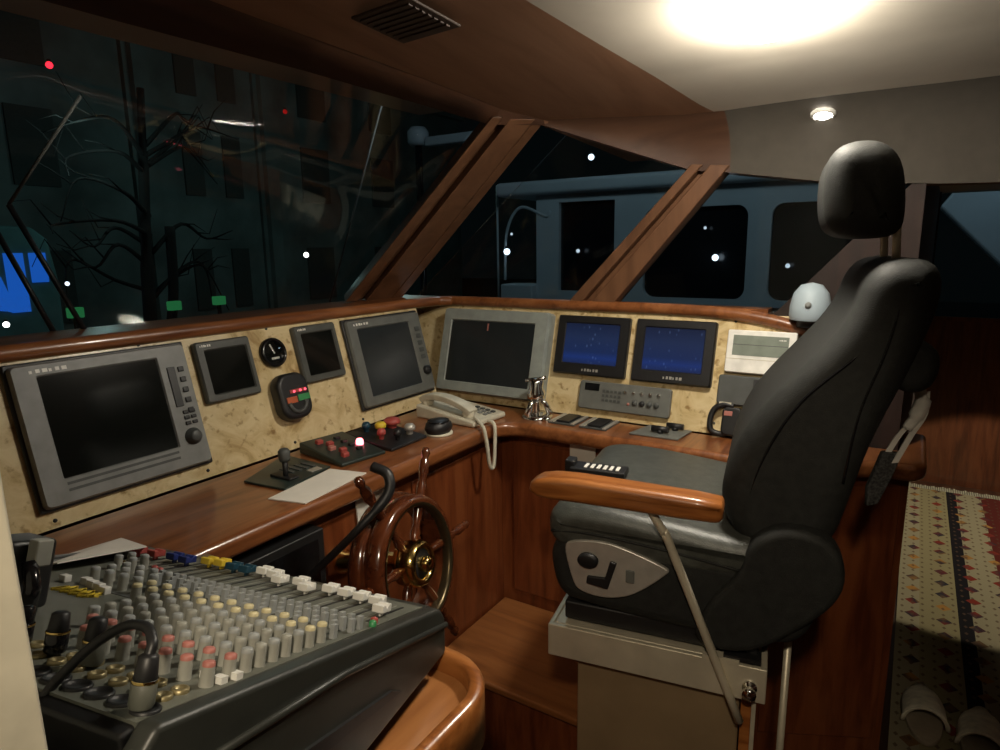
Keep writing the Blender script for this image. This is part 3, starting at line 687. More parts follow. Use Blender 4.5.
# ================================================================== SIDE COUNTER + MIXING DESK
SH = .955
g = thing('side_counter', 'wooden counter with rounded raised rim carrying the mixing desk', 'counter', T(0, 0, 0))
pl = [(-1.11, .13), (-.432, .13), (-.432, .585)] + arc(-.507, .585, .075, 0, 90)[1:] + [(-1.11, .66)]
b = MB(); b.prism([(x, y, SH - .03) for x, y in pl], (0, 0, .03)); b.build('top', 'shelf', g)
rim = [(-.432, .135), (-.432, .3), (-.432, .5), (-.432, .585)] + arc(-.507, .585, .075, 0, 90, 10)[1:] + [(-.56, .66), (-.8, .66), (-1.10, .66)]
b = MB()
prof = [(-.011, -.05), (.011, -.05), (.011, .022), (.007, .028), (-.007, .028), (-.011, .022)]
rp = [Vector((x, y, SH)) for x, y in rim]; rings = []
for i, p in enumerate(rp):
    t = (rp[min(i + 1, len(rp) - 1)] - rp[max(i - 1, 0)]).normalized(); nn = Vector((t.y, -t.x, 0))
    rings.append([b.bm.verts.new(p + nn * u + Vector((0, 0, v))) for u, v in prof])
for A, B in zip(rings, rings[1:]):
    for j in range(6): b.bm.faces.new([A[j], A[(j + 1) % 6], B[(j + 1) % 6], B[j]]).smooth = True
b.bm.faces.new(rings[0]); b.bm.faces.new(list(reversed(rings[-1])))
b.build('rim', 'teak', g)
pb = [(-1.10, .14), (-.45, .14), (-.45, .58)] + arc(-.515, .58, .065, 0, 90)[1:] + [(-1.10, .645)]
b = MB(); b.prism([(x, y, 0) for x, y in pb], (0, 0, SH - .03)); b.build('body', 'mahog_z', g)

# mixing desk frame: x = along faders, y = away from the connectors, z up
MO = Matrix(((.9832, -.1820, 0, -1.043), (.1820, .9832, 0, .535), (0, 0, 1, 0), (0, 0, 0, 1)))
mx = thing('mixing_desk', 'grey audio mixing desk covered in knobs with white faders, in the foreground', 'mixing desk', MO @ T(0, 0, .985))
ang = math.atan2(.322, .947); W_, D_ = .517, .452
PM = T(0, 0, 1.063 - .985) @ Matrix.Rotation(-ang, 4, 'X')       # panel frame; panel-local y = -t
def Pm(s, t, h=0): return PM @ T(s, -t, h)
tr = D_ * .947; zr = 1.063 - .985 + D_ * .322
bx((0, -D_, -.008), (W_, 0, 0), 'faceplate', 'mix_panel', mx, PM)
pf = [(.028, .066), (.012, .074), (0, .076), (-tr, zr - .002), (-tr - .015, zr - .02), (-tr - .02, .0), (.02, .0), (.03, .02)]
bx((.012, -tr - .012, .0), (W_ - .012, .016, .05), 'chassis', 'black', mx)
b = MB(); b.prism([(0, -tr + .0, .05), (0, 0, .05), (0, 0, .068), (0, -tr, zr - .012)], (W_, 0, 0)); b.build('chassis', 'black', mx)
bx((0, -tr - .014, .01), (W_, -tr + .002, zr - .002), 'rear_panel', 'black', mx, bevel=.004)
b = MB(); b.prism([(0, .0, .02), (0, .022, .03), (0, .024, .066), (0, .012, .073), (0, .0, .075)], (W_, 0, 0)); b.build('front_lip', 'mix_body', mx, bevel=.002)
ck = [(.022, .012), (.022, .056), (.012, .072), (0, .079), (-tr, zr + .004), (-tr - .018, zr - .010), (-tr - .024, zr - .05), (-tr - .02, .02), (-tr, .004), (.02, .0)]
for x0, x1 in ((-.026, -.001), (W_ + .001, W_ + .024)):
    b = MB(); b.prism([(x0, y, z) for y, z in ck], (x1 - x0, 0, 0)); o = b.build('cheek', 'mix_body', mx, bevel=.006)
    if x0 > 0:
        bb = MB(); bb.tube([(x1 + .001, .02, .045), (x1 + .002, -tr * .5, .045 + .161 * .5), (x1 + .001, -tr, zr - .045)], .004, 8); bb.build('ridge', 'mix_body', o)
        b2 = MB(); b2.prism([(x1, -tr * .25, .03), (x1, -tr * .3, .045), (x1, -tr * .75, .10), (x1, -tr * .8, .085)], (.004, 0, 0)); b2.build('recess', 'black', o)
for x in (.02, W_ - .05):
    for y in (-.03, -tr + .02): MB().lathe([(.016, 0), (.016, .031)], T(x, y, -.0295), 14).build('foot', 'black', mx)

def knob_mesh(cap):
    b = MB(); r = .0061
    b.lathe([(r * 1.05, 0), (r, .002), (r * .92, .0165)], None, 14)
    b.mi = 1; b.lathe([(r * .92, .0165), (r * .9, .0195), (r * .7, .0207), (0, .021)], None, 14)
    return b, ['knob', cap]
def make(kind, builder, mats, mat):
    return builder.build(kind, mats, mx, mat)
protos = {}
def place_knob(s, t, cap, name='knob'):
    key = (name, cap)
    if key not in protos:
        b, ms = knob_mesh(cap); o = b.build(name, ms, mx, Pm(s, t)); protos[key] = o
    else:
        o = protos[key].copy(); COL.objects.link(o); o.parent = mx; o.matrix_local = Pm(s, t)
    return o
cols = [.503 - .0255 * k for k in range(16)]
rows_g = [.252, .2705, .289, .3075, .326]
for k, s in enumerate(cols[:11]):
    place_knob(s, .212, 'yellow_cap'); place_knob(s, .2325, 'yellow_cap')
    if k > 8: continue
    for i, t in enumerate(rows_g):
        place_knob(s, t, 'knob' if i % 2 else 'knob_blue')
    if k <= 7: place_knob(s, .3465, 'red_cap')
    if k <= 6: place_knob(s, .372, 'red_cap')
# master section knobs (left part of the desk)
for s in cols[11:15]:
    for t in (.165, .187, .21): place_knob(s, t, 'knob_blue', 'master_knob')
for s, t in ((.095, .115), (.118, .112), (.1, .14), (.125, .138)): place_knob(s, t, 'knob_blue', 'master_knob')
# slim routing buttons in rows
def btn():
    b = MB(); b.box((-.0028, -.0035, 0), (.0028, .0035, .015)); return b
pr = None
for s in cols[:13]:
    for dx, t in ((-.006, .145), (.006, .145), (-.006, .162), (.006, .162), (-.006, .18), (.004, .194)):
        if pr is None: pr = btn().build('push_button', 'knob_blue', mx, Pm(s + dx, t)); pp = pr
        else:
            pp = pr.copy(); COL.objects.link(pp); pp.parent = mx; pp.matrix_local = Pm(s + dx, t)
    
for s, t in ((.12, .23), (.148, .222), (.165, .226), (.182, .23), (.2, .236), (.08, .235)):
    bx((-.006, -.005, 0), (.006, .005, .009), 'push_button', 'white_knob', mx, Pm(s, t), bevel=.001, seg=1)
# faders : slots and saddle-shaped caps
FD = [(.048, .064, 'red'), (.079, .058, 'red'), (.112, .052, 'blue'), (.139, .054, 'blue'), (.166, .036, 'yellow'), (.186, .031, 'yellow'), (.214, .036, 'navy'), (.239, .036, 'navy'), (.262, .024, 'white_knob'), (.287, .030, 'white_knob'), (.312, .050, 'white_knob'),
      (.340, .038, 'white_knob'), (.366, .060, 'white_knob'), (.393, .041, 'white_knob'), (.420, .043, 'white_knob'), (.447, .046, 'white_knob'), (.473, .048, 'white_knob'), (.499, .080, 'white_knob')]
for i, (s, t, m) in enumerate(FD):
    bx((-.0018, -.045, -.001), (.0018, .045, .0006), 'fader_slot', 'black', mx, Pm(s, .068))
    bx((-.0105, -.046, -.001), (-.0095, .046, .0004), 'scale_line', 'knob', mx, Pm(s, .068))
    b = MB(); b.box((-.0015, -.004, 0), (.0015, .004, .006)); b.prism([(-.0085, -.0105, .006), (-.0085, .0105, .006), (-.0085, .0105, .0155), (-.0085, .0045, .016), (-.0085, .0, .0115), (-.0085, -.0045, .016), (-.0085, -.0105, .0155)], (.017, 0, 0))
    b.build('fader_cap', m, mx, Pm(s, t), bevel=.0012, seg=2)
# LEDs / gold jacks / connectors
for s, t, m in ((.085, .118, 'brass'), (.135, .108, 'red'), (.15, .112, 'red'), (.509, .112, 'red'), (.105, .135, 'green_glow'), (.515, .125, 'green_glow')):
    MB().lathe([(.0045, 0), (.0045, .006), (0, .008)], None, 10).build('indicator', m, mx, Pm(s, t))
for s in cols[:8]:
    for t in (.394, .411):
        MB().lathe([(.0075, 0), (.0075, .0035), (.005, .004), (.004, .001), (0, .001)], None, 16).build('jack_socket', ['jack'], mx, Pm(s - .006, t))
for s in cols[:9]:
    MB().lathe([(.0115, -.002), (.0115, .002), (.0095, .003), (.009, .0012), (0, .001)], None, 20).build('microphone_socket', 'black', mx, Pm(s + .002, .434))
for s, t in ((.507, .36), (.49, .358), (.51, .345)): bx((-.005, -.004, 0), (.005, .004, .006), 'push_button', 'white_knob', mx, Pm(s, t))
# yellow script mark
b = MB(); x = 0
for i, w in enumerate((.010, .008, .010, .008, .009, .008, .010, .007)):
    z = .004 if i % 2 else -.002
    b.tube([(x, -.010 + z, .001), (x + w * .35, .010 + z, .001), (x + w * .6, -.007 + z, .001), (x + w, .008 - z, .001)], .0024, 6); x += w * .85
b.build('yellow_script', 'yellow', mx, Pm(.147, .254))
bx((0, -.004, 0), (.07, .004, .0006), 'printed_strip', 'dark_grey', mx, Pm(.19, .225))
# plugs standing in the desk (each a lift-out thing)
MXW = MO @ T(0, 0, .985)
def plug(s, t, label, h=.06, lean=0, cable=None, body='mix_panel', top='black'):
    g = thing('cable_plug', label, 'plug', MXW @ Pm(s, t, .003) @ Matrix.Rotation(R(lean), 4, 'X'), 'plugs in the mixing desk')
    MB().lathe([(.0085, 0), (.0095, .002), (.0095, h * .5), (.0085, h * .52)], None, 16).build('shell', body, g)
    MB().lathe([(.0082, h * .5), (.0088, h * .55), (.0075, h * .95), (.0045, h), (0, h)], None, 16).build('boot', top, g)
    MB().lathe([(.0098, h * .47), (.0102, h * .5), (.0098, h * .53)], None, 16).build('collar', 'brass', g)
    if cable: MB().tube(smooth_path(cable, 8), .0042, 8).build('cable', 'black', g)
    return g
plug(.503, .437, 'black capped plug whose cable arches over the connectors of the mixing desk', .040, 0, [(0, 0, .038), (-.003, .004, .047), (-.018, .010, .054), (-.042, .012, .050), (-.064, .006, .034), (-.078, -.004, .014), (-.086, -.016, -.010), (-.086, -.022, -.05)])
plug(.398, .40, 'olive plug with black top at the connector end of the mixing desk', .040)
plug(.350, .40, 'shiny black plug standing just beside the cream door post', .036, body='black_gloss')
plug(.308, .404, 'black plug partly hidden by the cream door post', .034, body='black_gloss', top='black_gloss')
g = thing('power_pack', 'tall black power pack standing on the hidden end of the mixing desk', 'power pack', MXW @ Pm(.19, .345, .003))
bx((-.02, -.026, 0), (.03, .026, .075), 'case', 'black', g, bevel=.006); bx((.033, -.01, .05), (.048, .008, .078), 'clip', 'knob', g, bevel=.002)
MB().tube([(.05, -.01, .0), (.052, -.01, .03), (.04, -.01, .055)], .008, 10).build('elbow', 'black_gloss', g)
# black adapter on the counter in front of the camera
g = thing('power_adapter', 'black power adapter lying on the counter beside the mixing desk', 'adapter', T(-.462, .44, SH + .0005) @ Matrix.Rotation(R(15), 4, 'Z'))
bx((-.012, -.06, 0), (.014, .03, .026), 'case', 'black_gloss', g, bevel=.006)
MB().tube(smooth_path([(0, -.05, .02), (.004, -.08, .022), (.002, -.11, .012), (.0, -.15, .007)]), .004, 8).build('lead', 'black', g)

# ================================================================== HELM SEAT
HS = Matrix(((-.985, .171, 0, -.422), (-.171, -.985, 0, 1.18), (0, 0, 1, 0), (0, 0, 0, 1)))   # x forward, y towards camera, z up
ch = thing('helm_seat', 'black leather captain seat on a steel pedestal with wooden armrest', 'seat', HS)
def side(pts, y0, y1, name, m, bevel=.02, seg=4, par=None, angle=30):
    b = MB(); b.prism([(u, y0, z) for u, z in pts], (0, y1 - y0, 0)); return b.build(name, m, par or ch, None, bevel, seg=seg, angle=angle)
def chaikin(p, n=2):
    for _ in range(n):
        q = []
        for i in range(len(p)):
            a, c = p[i], p[(i + 1) % len(p)]
            q += [(a[0] * .75 + c[0] * .25, a[1] * .75 + c[1] * .25), (a[0] * .25 + c[0] * .75, a[1] * .25 + c[1] * .75)]
        p = q
    return p
def pillow(pts, y0, y1, name, m, r=.05, steps=6, par=None, sub=0, dish=0):
    """side outline pts swept across the seat, its two ends rounded over by radius r"""
    cx = sum(p[0] for p in pts) / len(pts); cz = sum(p[1] for p in pts) / len(pts)
    n = len(pts); rings = []; b = MB()
    def inset(d):
        out = []
        for i in range(n):
            a, p, c = Vector(pts[i - 1]), Vector(pts[i]), Vector(pts[(i + 1) % n])
            t = (c - a).normalized(); nn = Vector((-t.y, t.x)); 
            if nn.dot(Vector((cx, cz)) - p) < 0: nn = -nn
            out.append(p + nn * d)
        return out
    lay = []
    for i in range(steps + 1):
        q = math.pi / 2 * i / steps; lay.append((y0 + (r - r * math.sin(q)) * (-1 if y1 > y0 else 1) * -1, r * (1 - math.cos(math.pi / 2 - q))))
    sg = 1 if y1 > y0 else -1; w = abs(y1 - y0)
    ysd = []
    for i in range(steps + 1):
        q = math.pi / 2 * i / steps; ysd.append((r * (1 - math.cos(q)), r * (1 - math.sin(q))))
    full = ysd + [(w / 2, 0)] + [(w - a, d) for a, d in reversed(ysd)]
    for a, d in full:
        rings.append([b.bm.verts.new((p.x, y0 + sg * a, p.y)) for p in inset(d)])
    for A, B in zip(rings, rings[1:]):
        for j in range(n): b.bm.faces.new([A[j], A[(j + 1) % n], B[(j + 1) % n], B[j]]).smooth = True
    b.bm.faces.new(list(reversed(rings[0]))); b.bm.faces.new(rings[-1])
    return b.build(name, m, par or ch)
# seat base shell and cushion
pillow(chaikin([(.192, .915), (.197, .885), (.182, .815), (.14, .788), (-.26, .772), (-.33, .82), (-.33, .94), (-.2, .945), (.1, .965), (.17, .955)], 2), .0, -.5, 'seat_shell', 'leather', .03)
cu = pillow(chaikin([(.188, 1.005), (.203, .975), (.197, .93), (.15, .905), (-.15, .90), (-.30, .93), (-.30, 1.0), (-.197, .985), (-.017, 1.008), (.12, 1.018)], 2), .004, -.5, 'seat_cushion', 'leather_seat', .035)
b = MB(); b.tube(smooth_path([(.19, .0, .955), (.1, .004, .962), (-.05, .004, .952), (-.19, .004, .935)]), .003, 6); b.build('piping', 'leather', cu)
# reclining hinge cover
pillow(chaikin([(-.19, .93), (-.205, 1.0), (-.265, 1.036), (-.342, 1.025), (-.372, .97), (-.364, .905), (-.302, .832), (-.21, .757), (-.1, .765), (-.14, .87)], 2), .012, -.05, 'hinge_cover', 'leather', .014)
pillow(chaikin([(-.19, .93), (-.205, 1.0), (-.265, 1.036), (-.342, 1.025), (-.372, .97), (-.364, .905), (-.302, .832), (-.21, .757), (-.1, .765), (-.14, .87)], 2), -.45, -.512, 'hinge_cover', 'leather', .014)
# backrest
bo = [(-.196, .954), (-.152, 1.02), (-.145, 1.07), (-.152, 1.115), (-.175, 1.185), (-.216, 1.252), (-.270, 1.318), (-.318, 1.375), (-.350, 1.430), (-.366, 1.490), (-.40, 1.520), (-.468, 1.520), (-.484, 1.46), (-.450, 1.34), (-.398, 1.199), (-.372, 1.081), (-.353, .998), (-.3, .93)]
bk = pillow(chaikin(bo, 2), -.03, -.47, 'backrest', 'leather', .045, 7)
b = MB(); b.tube(smooth_path([(-.402, -.043, 1.40), (-.35, -.0315, 1.345), (-.275, -.0305, 1.264), (-.222, -.0315, 1.16), (-.196, -.0335, 1.05), (-.215, -.036, .99)]), .003, 6); b.build('piping', 'black_gloss', bk)
b = MB(); b.tube(smooth_path([(-.425, -.045, 1.50), (-.415, -.0325, 1.44), (-.40, -.0305, 1.36), (-.37, -.0305, 1.25), (-.355, -.032, 1.12)]), .0025, 6); b.build('piping', 'black_gloss', bk)
# lumbar bulge on the back
pillow(chaikin([(-.43, 1.385), (-.41, 1.33), (-.43, 1.285), (-.475, 1.285), (-.495, 1.32), (-.49, 1.37)], 2), -.07, -.2, 'lumbar_knob', 'leather', .02)
# headrest
hd = pillow(chaikin([(-0.311, 1.562), (-0.293, 1.60), (-0.290, 1.68), (-0.305, 1.718), (-0.341, 1.731), (-0.386, 1.725), (-0.416, 1.69), (-0.427, 1.62), (-0.425, 1.562), (-0.371, 1.553)], 2), -.11, -.38, 'headrest', 'leather', .045, 7)
for y in (-.17, -.32): MB().tube([(-.424, y, 1.50), (-.418, y, 1.60)], .0075, 10).build('headrest_rod', 'steel', ch)
# wooden armrests
ar = [(.222, 1.058), (.215, 1.085), (.16, 1.097), (.02, 1.093), (-.15, 1.087), (-.158, 1.075), (-.157, 1.05), (-.14, 1.043), (.1, 1.047), (.19, 1.046)]
pillow(chaikin(ar, 1), .062, .0, 'armrest', 'teak', .013)
pillow(chaikin([(u * .6 - .04, z - .13) for u, z in ar], 1), -.505, -.56, 'armrest', 'leather', .013)
tb = smooth_path([(-.02, .03, 1.05), (-.032, .03, 1.028), (-.050, .028, 1.0), (-.066, .026, .965), (-.2075, .012, .617)], 6)
MB().tube(tb, .0085, 12).build('armrest_tube', 'steel', ch)
# switch plate on the near side
sw = chaikin([(.159, .925), (.148, .943), (.083, .953), (.03, .945), (-.064, .914), (-.055, .902), (-.02, .868), (.02, .838), (.071, .824), (.128, .831), (.142, .86)], 2)
b = MB(); b.prism([(u, -.002, z) for u, z in sw], (0, .012, 0)); sp = b.build('switch_plate', 'silver', ch, bevel=.004)
sp['label'] = 'silver seat adjustment plate'
b = MB(); b.lathe([(.022, 0), (.022, .008), (.016, .011), (0, .011)], T(.105, .0095, .907) @ Matrix.Rotation(R(-90), 4, 'X') @ Matrix.Scale(.75, 4, (0, 1, 0)), 20); b.build('adjust_knob', 'black', sp)
b = MB(); b.prism([(u, .0095, z) for u, z in ((.108, .856), (.062, .850), (.044, .912), (.058, .914), (.068, .875), (.106, .873))], (0, .008, 0)); b.build('seat_shaped_switch', 'black', sp, bevel=.003)
bx((.008, .0095, .872), (.026, .014, .9), 'rocker_switch', 'mid_grey', sp, bevel=.003)
# suspension, steel frame, pedestal
bx((-.235, -.47, .742), (.165, -.02, .785), 'suspension', 'black', ch, bevel=.006)
b = MB()
for y in (.0, -.49): b.box((-.252, y - .006, .662), (.195, y + .006, .737))
b.box((.183, -.49, .662), (.195, 0, .737)); b.box((-.252, -.49, .662), (-.24, 0, .737)); b.box((-.24, -.484, .728), (.183, -.006, .737))
b.build('steel_frame', 'steel', ch, bevel=.0025)
bx((-.205, -.45, .0), (.136, -.025, .662), 'pedestal', 'steel_dull', ch, bevel=.004)
bx((-.236, -.42, .0), (-.228, -.012, .66), 'pedestal_flange', 'steel', ch)
bx((-.228, -.41, .0), (-.208, -.03, .66), 'wood_strip', 'teak', ch)
b = MB(); b.lathe([(.014, 0), (.014, .006), (.008, .008), (.008, .02), (.013, .022), (.013, .028), (0, .03)], T(-.222, .006, .695) @ Matrix.Rotation(R(-90), 4, 'X'), 18); b.build('bolt', 'chrome', ch)
MB().tube([(-.29, -.1, 0), (-.29, -.1, .77)], .0075, 10).build('support_rod', 'steel', ch)
bx((-.2, -.02, .735), (-.13, .008, .745), 'slide_rail', 'steel', ch); bx((-.24, -.03, .742), (-.17, .003, .752), 'slide_rail', 'black', ch)
# black key strip on the far armrest
g = thing('button_strip', 'small black keypad with a row of white keys on the seat behind the wooden armrest', 'keypad', HS @ T(.172, -.2, 1.0205))
bx((-.10, -.03, 0), (.03, .025, .016), 'case', 'black', g, bevel=.003)
for i in range(6): bx((-.085 + i * .015, -.012, .016), (-.077 + i * .015, .016, .019), 'key', 'white', g, bevel=.001)
bx((.022, -.02, .0), (.045, .015, .03), 'knob_block', 'black', g, bevel=.004)
# net bag with pale straps hung on the seat back
g = thing('net_bag', 'dark net bag with pale straps hanging behind the seat back', 'bag', T(.012, .0, 0))
b = MB(); b.prism([(-.040, 1.405, 1.155), (-.008, 1.415, 1.155), (-.022, 1.415, 1.10), (-.040, 1.415, 1.045), (-.058, 1.405, 1.04), (-.060, 1.40, 1.08)], (.006, -.012, .0)); b.build('net', 'net', g, bevel=.003)
for k in (0, 1):
    MB().strip(smooth_path([(.008 + k * .016, 1.415, 1.285 - k * .01), (.014 + k * .01, 1.40, 1.235), (-.012 + k * .018, 1.40, 1.19), (-.034 + k * .020, 1.40, 1.135)], 5), .011, .003, (1, .3, .2)).build('strap', 'cloth', g)
b = MB(); b.tube(smooth_path([(.014, 1.41, 1.295), (.02, 1.405, 1.26), (.012, 1.40, 1.23), (.0, 1.40, 1.205)], 5), [.006] * 5 + [.014] * 6 + [.01] * 5, 7); b.build('crumpled_cover', 'cloth', g)

# ================================================================== PASSAGE
g = thing('rug', 'striped woven rug with diamond motifs covering the passage floor', 'rug', T(.06, 2.0, .001))
bx((0, -.6, 0), (1.3, 2.72, .008), 'field', 'carpet', g)
b = MB()
for i in range(110):
    x = i * 1.3 / 110; b.box((x + .002, 2.72, 0), (x + .009, 2.80 + random.uniform(-.015, .015), .006))
f = b.build('fringe', 'fringe', g); f['kind'] = 'stuff'
for x, y, rz, lab in ((.152, 2.31, 4, 'pale towelling slipper on the rug nearer the console'), (.302, 2.27, -3, 'pale towelling slipper on the rug further from the console')):
    g = thing('slipper', lab, 'slipper', T(x, y, .0095) @ Matrix.Rotation(R(rz), 4, 'Z') @ Matrix.Diagonal((1.3, 1.0, 1.05, 1)), 'pair of slippers')
    sol = [(.042 * math.cos(q) * (1 if math.sin(q) > 0 else .85), .135 * math.sin(q)) for q in [R(15 * i) for i in range(24)]]
    sol = [(a * 1.15, c) for a, c in sol]
    MB().prism([(a, c, 0) for a, c in sol], (0, 0, .016)).build('sole', 'slip_in', g, bevel=.004)
    b = MB(); ringsv = []
    for i in range(9):
        v = -.055 + .19 * i / 8; w = .049 * math.sqrt(max(0.02, 1 - max(0, (v - .02) / .125) ** 2)) if v > .02 else .049
        h = .058 * (1 - .35 * max(0, (v) / .135)) if v < .11 else .03
        ringsv.append([b.bm.verts.new((w * math.cos(R(180 - 180 * j / 10)), v, .016 + h * math.sin(R(180 * j / 10)))) for j in range(11)])
    for A, B in zip(ringsv, ringsv[1:]):
        for j in range(10): b.bm.faces.new([A[j], A[j + 1], B[j + 1], B[j]]).smooth = True
    o = b.build('upper', 'slip', g); s_ = o.modifiers.new('t', 'SOLIDIFY'); s_.thickness = .006
    MB().tube([(.049 * math.cos(R(180 - 18 * j)), -.055, .016 + .058 * math.sin(R(18 * j))) for j in range(11)], .004, 8).build('edge_band', 'slip', g)

# ================================================================== CEILING LIGHTS, VENT
def down(x, y, r, label, em, dome, name='ceiling_light', z=None, tl=None):
    z = zc(y) if z is None else z
    tilt = Matrix.Rotation(math.atan(-.09 * max(0, y)), 4, 'X') if y < 2.3 else Matrix()
    if tl is not None: tilt = Matrix.Rotation(R(tl), 4, 'X')
    g = thing(name, label, 'ceiling light', T(x, y, z) @ tilt)
    if dome:
        MB().lathe([(r * .8, 0), (r * .86, -.008), (r * .8, -.009), (0, -.009)], None, 32).build('base_ring', 'white', g)
        MB().lathe([(r * .84, -.0095), (r, -.018), (r * 1.02, -.026), (r * .95, -.01 - r * .38), (r * .72, -.01 - r * .6), (r * .4, -.01 - r * .7), (0, -.01 - r * .73)], None, 32).build('diffuser', em, g)
        return g
    MB().lathe([(r * 1.35, 0), (r * 1.35, -.004), (r * 1.15, -.009), (r, -.009), (r, -.002)], None, 32).build('trim_ring', 'white', g)
    if False: pass
    else: MB().lathe([(r, -.0065), (r * .6, -.010), (0, -.011)], None, 28).build('diffuser', em, g)
    return g
down(-.288, 1.40, .068, 'large glaring round ceiling light above the middle of the helm', 'lamp_main', True)
down(-.2458, 1.982, .023, 'small round ceiling light above the seat headrest', 'lamp_small', False, z=1.882, tl=-20)
down(.10, -.25, .05, 'small round spotlight in the ceiling behind the camera', emit('rear lamp lens', (1, .88, .70), 6), False)
down(.75, 4.1, .045, 'round ceiling light over the passage rug', emit('passage lamp lens', (1, .9, .7), 4), False, z=1.842)
g = thing('air_vent', 'dark slatted air vent set in the mahogany headliner', 'vent', T(-.935, 1.125, zc(1.125) - .0125) @ Matrix.Rotation(R(-5.8), 4, 'X') @ Matrix.Rotation(R(-5), 4, 'Z'))
b = MB(); b.box((-.085, -.075, -.006), (.085, .075, 0)); b.build('frame', 'vent', g, bevel=.003)
for i in range(7): bx((-.07, -.062 + i * .018, -.009), (.07, -.052 + i * .018, -.006), 'slat', 'vent', g)

# ================================================================== OUTSIDE
o = struct(bx((-30, -20, -.8), (-4.5, 40, -.7), 'ground', 'quay'))
o = struct(bx((-4.5, -20, -1.6), (20, 40, -1.5), 'ground_water', 'boat_glass'))
# neighbour boat seen through the side windows
g = thing('neighbour_boat', 'pale motor boat with dark rounded windows moored outside the side windows', 'boat', T(0, 6, 0))
bx((-3.8, .25, -1.2), (-.1, 2.8, 1.05), 'hull', 'boat_white', g)
b = MB(); b.box((-3.8, -.1, 2.06), (-.1, 2.6, 2.2)); b.build('roof', 'boat_white', g, bevel=.04)
# wall with window openings: two sections
def wallhole(x0, x1, z0, z1, holes, y, th, name, m, par):
    xs = sorted({x0, x1, *[h[0] for h in holes], *[h[1] for h in holes]}); zs = sorted({z0, z1, *[h[2] for h in holes], *[h[3] for h in holes]})
    b = MB()
    for a, c in zip(xs, xs[1:]):
        for d, e in zip(zs, zs[1:]):
            if any(h[0] <= (a + c) / 2 <= h[1] and h[2] <= (d + e) / 2 <= h[3] for h in holes): continue
            b.box((a, y, d), (c, y + th, e))
    return b.build(name, m, par)
wallhole(-3.36, -.2, 1.0, 2.07, [(-3.10, -2.5, 1.1, 1.98), (-2.2, -1.27, 1.06, 1.88), (-1.08, -.34, 1.06, 1.88)], 0, .08, 'cabin_side', 'boat_white', g)
for x0, x1, z0, z1 in ((-3.12, -2.48, 1.08, 2.0), (-2.22, -1.25, 1.04, 1.9), (-1.1, -.32, 1.04, 1.9)):
    bx((x0, .05, z0), (x1, .07, z1), 'window', 'boat_glass', g)
for x0, x1 in ((-2.2, -1.27), (-1.08, -.34)):
    b = MB()
    for cx, cz, a in ((x0, 1.06, 180), (x1, 1.06, 270), (x1, 1.88, 0), (x0, 1.88, 90)):
        r = .1; ox, oz = (cx + r if cx == x0 else cx - r), (cz + r if cz == 1.06 else cz - r)
        pts = [(cx, 0, cz)] + [(ox + r * math.cos(R(a + 90 * i / 6)), 0, oz + r * math.sin(R(a + 90 * i / 6))) for i in range(7)]
        b.prism(pts, (0, .05, 0))
    b.build('window_frame', 'boat_white', g)
bx((-3.75, -.1, 1.0), (-3.36, .2, 1.16), 'bulwark_block', 'boat_white', g, bevel=.02)
MB().tube(smooth_path([(-3.75, 0, 1.2), (-3.72, 0, 1.7), (-3.55, 0, 1.95), (-3.25, 0, 1.85), (-3.2, 0, 1.9)]), .015, 8).build('rail', 'boat_white', g)
MB().tube([(-3.9, .1, 1.0), (-3.9, .1, 2.2)], .012, 8).build('rail', 'boat_white', g)
g = thing('lamp_reflection', 'lamp reflection built as a pale dome with a bar, high outside beside the corner post', 'reflection', T(-4.88, 6.0, 2.78))  # stands in for a lamp reflection in the glass; its upright is added
MB().lathe([(0, -.1), (.09, -.1), (.12, -.06), (.12, .05), (.08, .1), (0, .115)], None, 24).build('dome', 'boat_white', g)
bx((.12, -.05, -.12), (.9, .05, -.02), 'bar', 'boat_white', g, bevel=.02); MB().tube([(0, 0, -3.5), (0, 0, -.1)], .04, 10).build('added_post', 'boat_glass', g)
# tarpaulin shape through the far window
g = thing('covered_tender', 'blue grey tarpaulin peak outside the window of the far passage', 'tarpaulin', T(0, 0, 0))
b = MB(); b.prism([(.101, 5.9, 1.793), (.219, 5.9, 1.97), (.9, 5.9, 1.97), (.9, 5.9, .95), (.5, 5.9, 1.373)], (0, .3, 0)); b.build('cover', 'boat_white', g, bevel=.02); bx((.55, 6.0, -1.5), (.8, 6.15, 1.2), 'support', 'boat_glass', g)
# lit kiosk ahead
g = thing('kiosk', 'teal kiosk with lit blue panels on the quay at the left edge of the windshield', 'kiosk', T(-10.5, 3.75, -.7) @ Matrix.Scale(1.167, 4, (0, 1, 0)))
b = MB(); b.prism([(0, -.6, 0), (0, .70, 0), (0, .72, 1.9), (0, .66, 2.45), (0, .5, 2.62), (0, -.6, 2.66)], (-1.2, 0, 0)); b.build('body', 'teal', g, bevel=.05)
bx((.0, .16, 1.45), (.02, .36, 2.26), 'lit_panel', 'blue_lit', g); bx((.0, .42, 1.85), (.02, .60, 2.26), 'lit_panel', 'blue_lit', g)
b = MB(); b.prism([(.0, -.2, 2.0), (.0, .1, 1.95), (.0, .22, 1.45), (.0, .0, 1.5)], (.02, 0, 0)); b.build('lit_panel', 'blue_lit', g)
